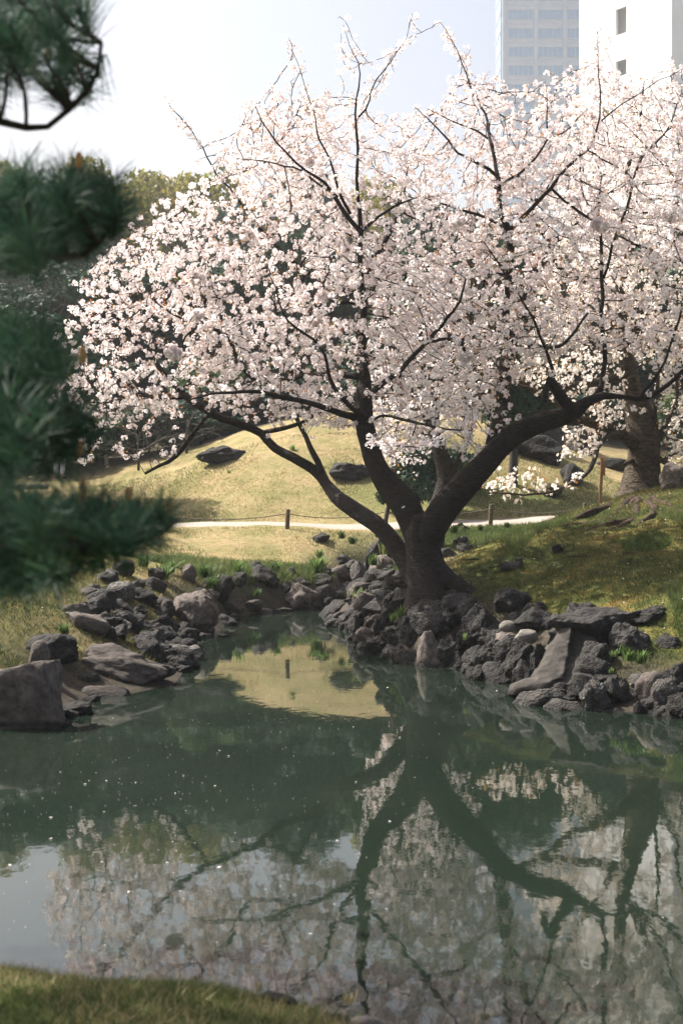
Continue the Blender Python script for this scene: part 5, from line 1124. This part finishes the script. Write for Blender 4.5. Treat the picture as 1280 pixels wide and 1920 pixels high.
# stones on the near bank
rock(515, 1862, 1895, 105, 4.16, 'dark', 'blurred dark stone at the edge of the near bank', seed=601, cuts=8, rough=.05, rz=0, sink=.6, tilt=(0, .2))
rock(612, 1896, 1925, 110, 4.08, 'dark', 'blurred dark stone at the bottom edge of the near bank', seed=602, cuts=3, rough=.03, rz=.2, sink=.6)
rock(690, 1906, 1950, 75, 4.05, 'pale', 'blurred tan stone at the bottom edge beside the dark one', seed=603, cuts=3, rough=.03, sink=.4)
rock(370, 1852, 1872, 60, 4.15, 'dark', 'flat grey stone half sunk in the near bank', seed=604, cuts=3, rough=.03, sink=.6)
for px, py in ((655, 1872), (480, 1850)): weed(px, py + 12, 4.1, .05, 8, 'dry straw stalk standing at the edge of the near bank' if px > 600 else 'second dry straw stalk left of the dark near stone', M_grassd, .3, slim=.12)

# ------------------------------------------------------------------ foreground pine
pb = (-1.75, 3.2, .42)
pine = empty('pine_tree', pb, 'blurred green pine whose branches reach in from the left edge', 'tree')
a = Acc(); a.tube(catmull([(-1.75, 3.2, .2, 0), (-1.7, 3.25, 1.4, 0), (-1.85, 3.2, 2.8, 0), (-1.7, 3.1, 4.6, 0)], .2)[:, :3], np.linspace(.13, .06, len(catmull([(-1.75, 3.2, .2, 0), (-1.7, 3.25, 1.4, 0), (-1.85, 3.2, 2.8, 0), (-1.7, 3.1, 4.6, 0)], .2))), 14, lobes=lobes_fn(2, .08)); a.build('trunk', M_pinebark, pine, loc=pb)
NT = np.array([(0, -.5, 0), (0, .5, 0), (1, 0, 0)])
needA = Acc(); shoots = []
def tuft(c, ax, n_=80, L=.098, wd=.0017):
    ax = np.array(ax, float); ax /= np.linalg.norm(ax); c = np.array(c, float)
    t = NR.uniform(0, 1, n_); base_ = c[None] - ax[None] * (t * .07)[:, None]
    r = NR.normal(size=(n_, 3)); r -= (r @ ax)[:, None] * ax[None]; r /= np.linalg.norm(r, axis=1)[:, None]
    op = NR.uniform(.35, 1.15, n_); dr = ax[None] * np.cos(op)[:, None] + r * np.sin(op)[:, None]
    LL = L * NR.uniform(.75, 1.2, n_); sd_ = np.cross(dr, NR.normal(size=(n_, 3))); sd_ /= np.linalg.norm(sd_, axis=1)[:, None]
    tip = base_ + dr * LL[:, None] + r * (LL * .08)[:, None] - np.array([0, 0, 1])[None] * (LL * .05)[:, None]; mid = base_ + dr * (LL * .55)[:, None]
    V = np.stack([base_ - sd_ * wd * .5, base_ + sd_ * wd * .5, mid + sd_ * wd * .5, mid - sd_ * wd * .5, tip], 1).reshape(-1, 3); i0 = np.arange(n_) * 5; rn = NR.uniform(0, 1, n_)
    needA.add(V, np.stack([i0, i0 + 1, i0 + 2, i0 + 3], -1), rn); needA.add(V, np.stack([i0 + 3, i0 + 2, i0 + 4], -1), rn)
def pbranch(pts, hw0, hw1, d):
    ps = [tuple(P(a_, b_, d + (c_[0] if c_ else 0))) + (0,) for a_, b_, *c_ in pts]; cc = catmull(ps, .03); a = Acc()
    a.tube(cc[:, :3], np.linspace(hw0, hw1, len(cc)) / F * d, 8, lobes=lobes_fn(int(hw0 * 7) % 9, .12)); a.build('branch', M_pinebark, pine, loc=pb); return cc[:, :3]
def clump(poly, n_, d, cc, up=.9, spread=.25, L=.098):
    xs_ = [q[0] for q in poly]; ys_ = [q[1] for q in poly]; k_ = 0
    sh = Acc()
    while k_ < n_:
        x_, y_ = R.uniform(min(xs_), max(xs_)), R.uniform(min(ys_), max(ys_))
        if not inpoly(x_, y_, poly): continue
        c = np.array(P(x_, y_, d + R.gauss(0, spread))); j_ = np.argmin(((cc - c[None]) ** 2).sum(1)); b_ = cc[j_]; v = c - b_; v /= np.linalg.norm(v) + 1e-6
        ax = v * .8 + np.array([R.gauss(.15, .3), R.gauss(0, .3), up + R.gauss(0, .3)]); tuft(c, ax, L=L); k_ += 1
        m_ = (b_ + c) / 2 + np.array([R.gauss(0, .012), 0, -.01]); ccv = catmull([tuple(b_) + (0,), tuple(m_) + (0,), tuple(c) + (0,)], .03)[:, :3]; sh.tube(ccv, np.linspace(.005, .003, len(ccv)), 5)
    tag(sh.build('shoots', M_pinebark, pine, loc=pb), kind='stuff')
c1 = pbranch([(-420, 150), (-150, 200), (0, 228), (50, 240), (90, 238), (130, 205), (165, 170), (185, 130), (190, 80)], 16, 4, 3.0)
c1b = pbranch([(-420, 40), (-100, 60), (0, 75), (60, 62), (100, 52), (130, 35), (120, 5), (95, -20)], 13, 5, 3.1)
clump([(-60, -40), (185, -40), (200, 60), (195, 130), (150, 180), (90, 200), (50, 130), (-60, 190)], 62, 3.05, np.vstack([c1, c1b]), .3)
c2 = pbranch([(-420, 430), (-150, 455), (0, 470), (90, 478), (150, 482), (185, 455), (215, 420)], 16, 4, 3.05)
c2b = pbranch([(-300, 380), (-60, 400), (60, 410), (150, 405), (215, 390)], 9, 3, 3.2)
clump([(-60, 340), (60, 325), (150, 320), (215, 350), (245, 400), (215, 440), (150, 465), (60, 480), (-60, 500)], 80, 3.1, np.vstack([c2, c2b]), .8)
c3 = pbranch([(-420, 700), (-150, 715), (-20, 720), (60, 715), (105, 690)], 12, 3, 3.2)
clump([(-60, 600), (50, 605), (105, 635), (130, 680), (110, 730), (-60, 740)], 36, 3.2, c3, .7)
c4 = pbranch([(-420, 850), (-150, 865), (0, 860), (80, 840), (140, 815), (165, 780)], 13, 3, 3.1)
clump([(-60, 740), (60, 735), (140, 750), (175, 795), (150, 850), (60, 875), (-60, 890)], 52, 3.15, c4, .6)
c5 = pbranch([(-420, 1010), (-150, 1030), (0, 1042), (90, 1040), (180, 1038), (240, 1025), (300, 1000), (335, 975)], 15, 4, 3.0)
c5b = pbranch([(-250, 960), (-60, 975), (80, 985), (200, 975), (290, 960)], 9, 3, 3.15)
clump([(-60, 940), (60, 935), (180, 935), (280, 950), (325, 975), (310, 1005), (220, 1020), (100, 1030), (-60, 1040)], 92, 3.05, np.vstack([c5, c5b]), 1.0)
c6 = pbranch([(-300, 1075), (-60, 1080), (40, 1085), (110, 1080), (150, 1060)], 8, 3, 3.15)
clump([(-60, 1050), (100, 1040), (160, 1050), (130, 1085), (-60, 1110)], 30, 3.15, c6, .1)
# unseen branch and loose needle tufts, added outside the frame to shade the near bank
c7 = pbranch([(-420, 300), (-500, 250, 1.0), (-560, 200, 2.2), (-600, 150, 3.0)], 16, 6, 3.2)
for _ in range(620):
    y_ = R.uniform(4.4, 6.1); tuft((R.uniform(-3.3, -.24 * y_ - .22), y_, R.uniform(1.8, 3.3)), (R.gauss(0, .5), R.gauss(0, .5), 1), 60, .12, .006)
for _ in range(200): tuft((R.uniform(-4.2, -2.2), R.uniform(5.0, 6.8), R.uniform(3.0, 4.2)), (R.gauss(0, .5), R.gauss(0, .5), 1), 60, .12, .004)
tag(needA.build('needles', M_needle, pine, smooth=False, loc=pb, attr=True), kind='stuff')
for px, py, L in [(155, 665, 34), (155, 925, 60), (240, 925, 26), (318, 950, 34), (148, 300, 30), (90, 95, 34), (62, 50, 22), (210, 955, 22), (96, 800, 26), (40, 935, 28), (145, 110, 26), (290, 330 + 640, 18), (150, 840, 24), (105, 925, 20)]:
    p = P(px, py, 2.98); a = Acc(); Lm = L / F * 3; a.tube([(0, 0, -Lm / 2), (0, 0, -Lm * .2), (.001, 0, Lm * .25), (0, 0, Lm / 2)], [.006, .0085, .008, .003], 8); o = a.build('bud', M_bud, pine); o.location = p - Vector(pb)

# ------------------------------------------------------------------ haze
haze_m = bpy.data.materials.new('haze'); haze_m.use_nodes = True; n = haze_m.node_tree.nodes; n.clear()
pv_ = n.new('ShaderNodeVolumePrincipled'); pv_.inputs['Density'].default_value = .0006; pv_.inputs['Color'].default_value = (.93, .96, 1, 1); pv_.inputs['Anisotropy'].default_value = .2
ou = n.new('ShaderNodeOutputMaterial'); haze_m.node_tree.links.new(pv_.outputs[0], ou.inputs['Volume'])
a = Acc(); box(a, -3200, 3200, -3100, 3300, -3, 130); tag(a.build('haze', haze_m, smooth=False), kind='stuff')
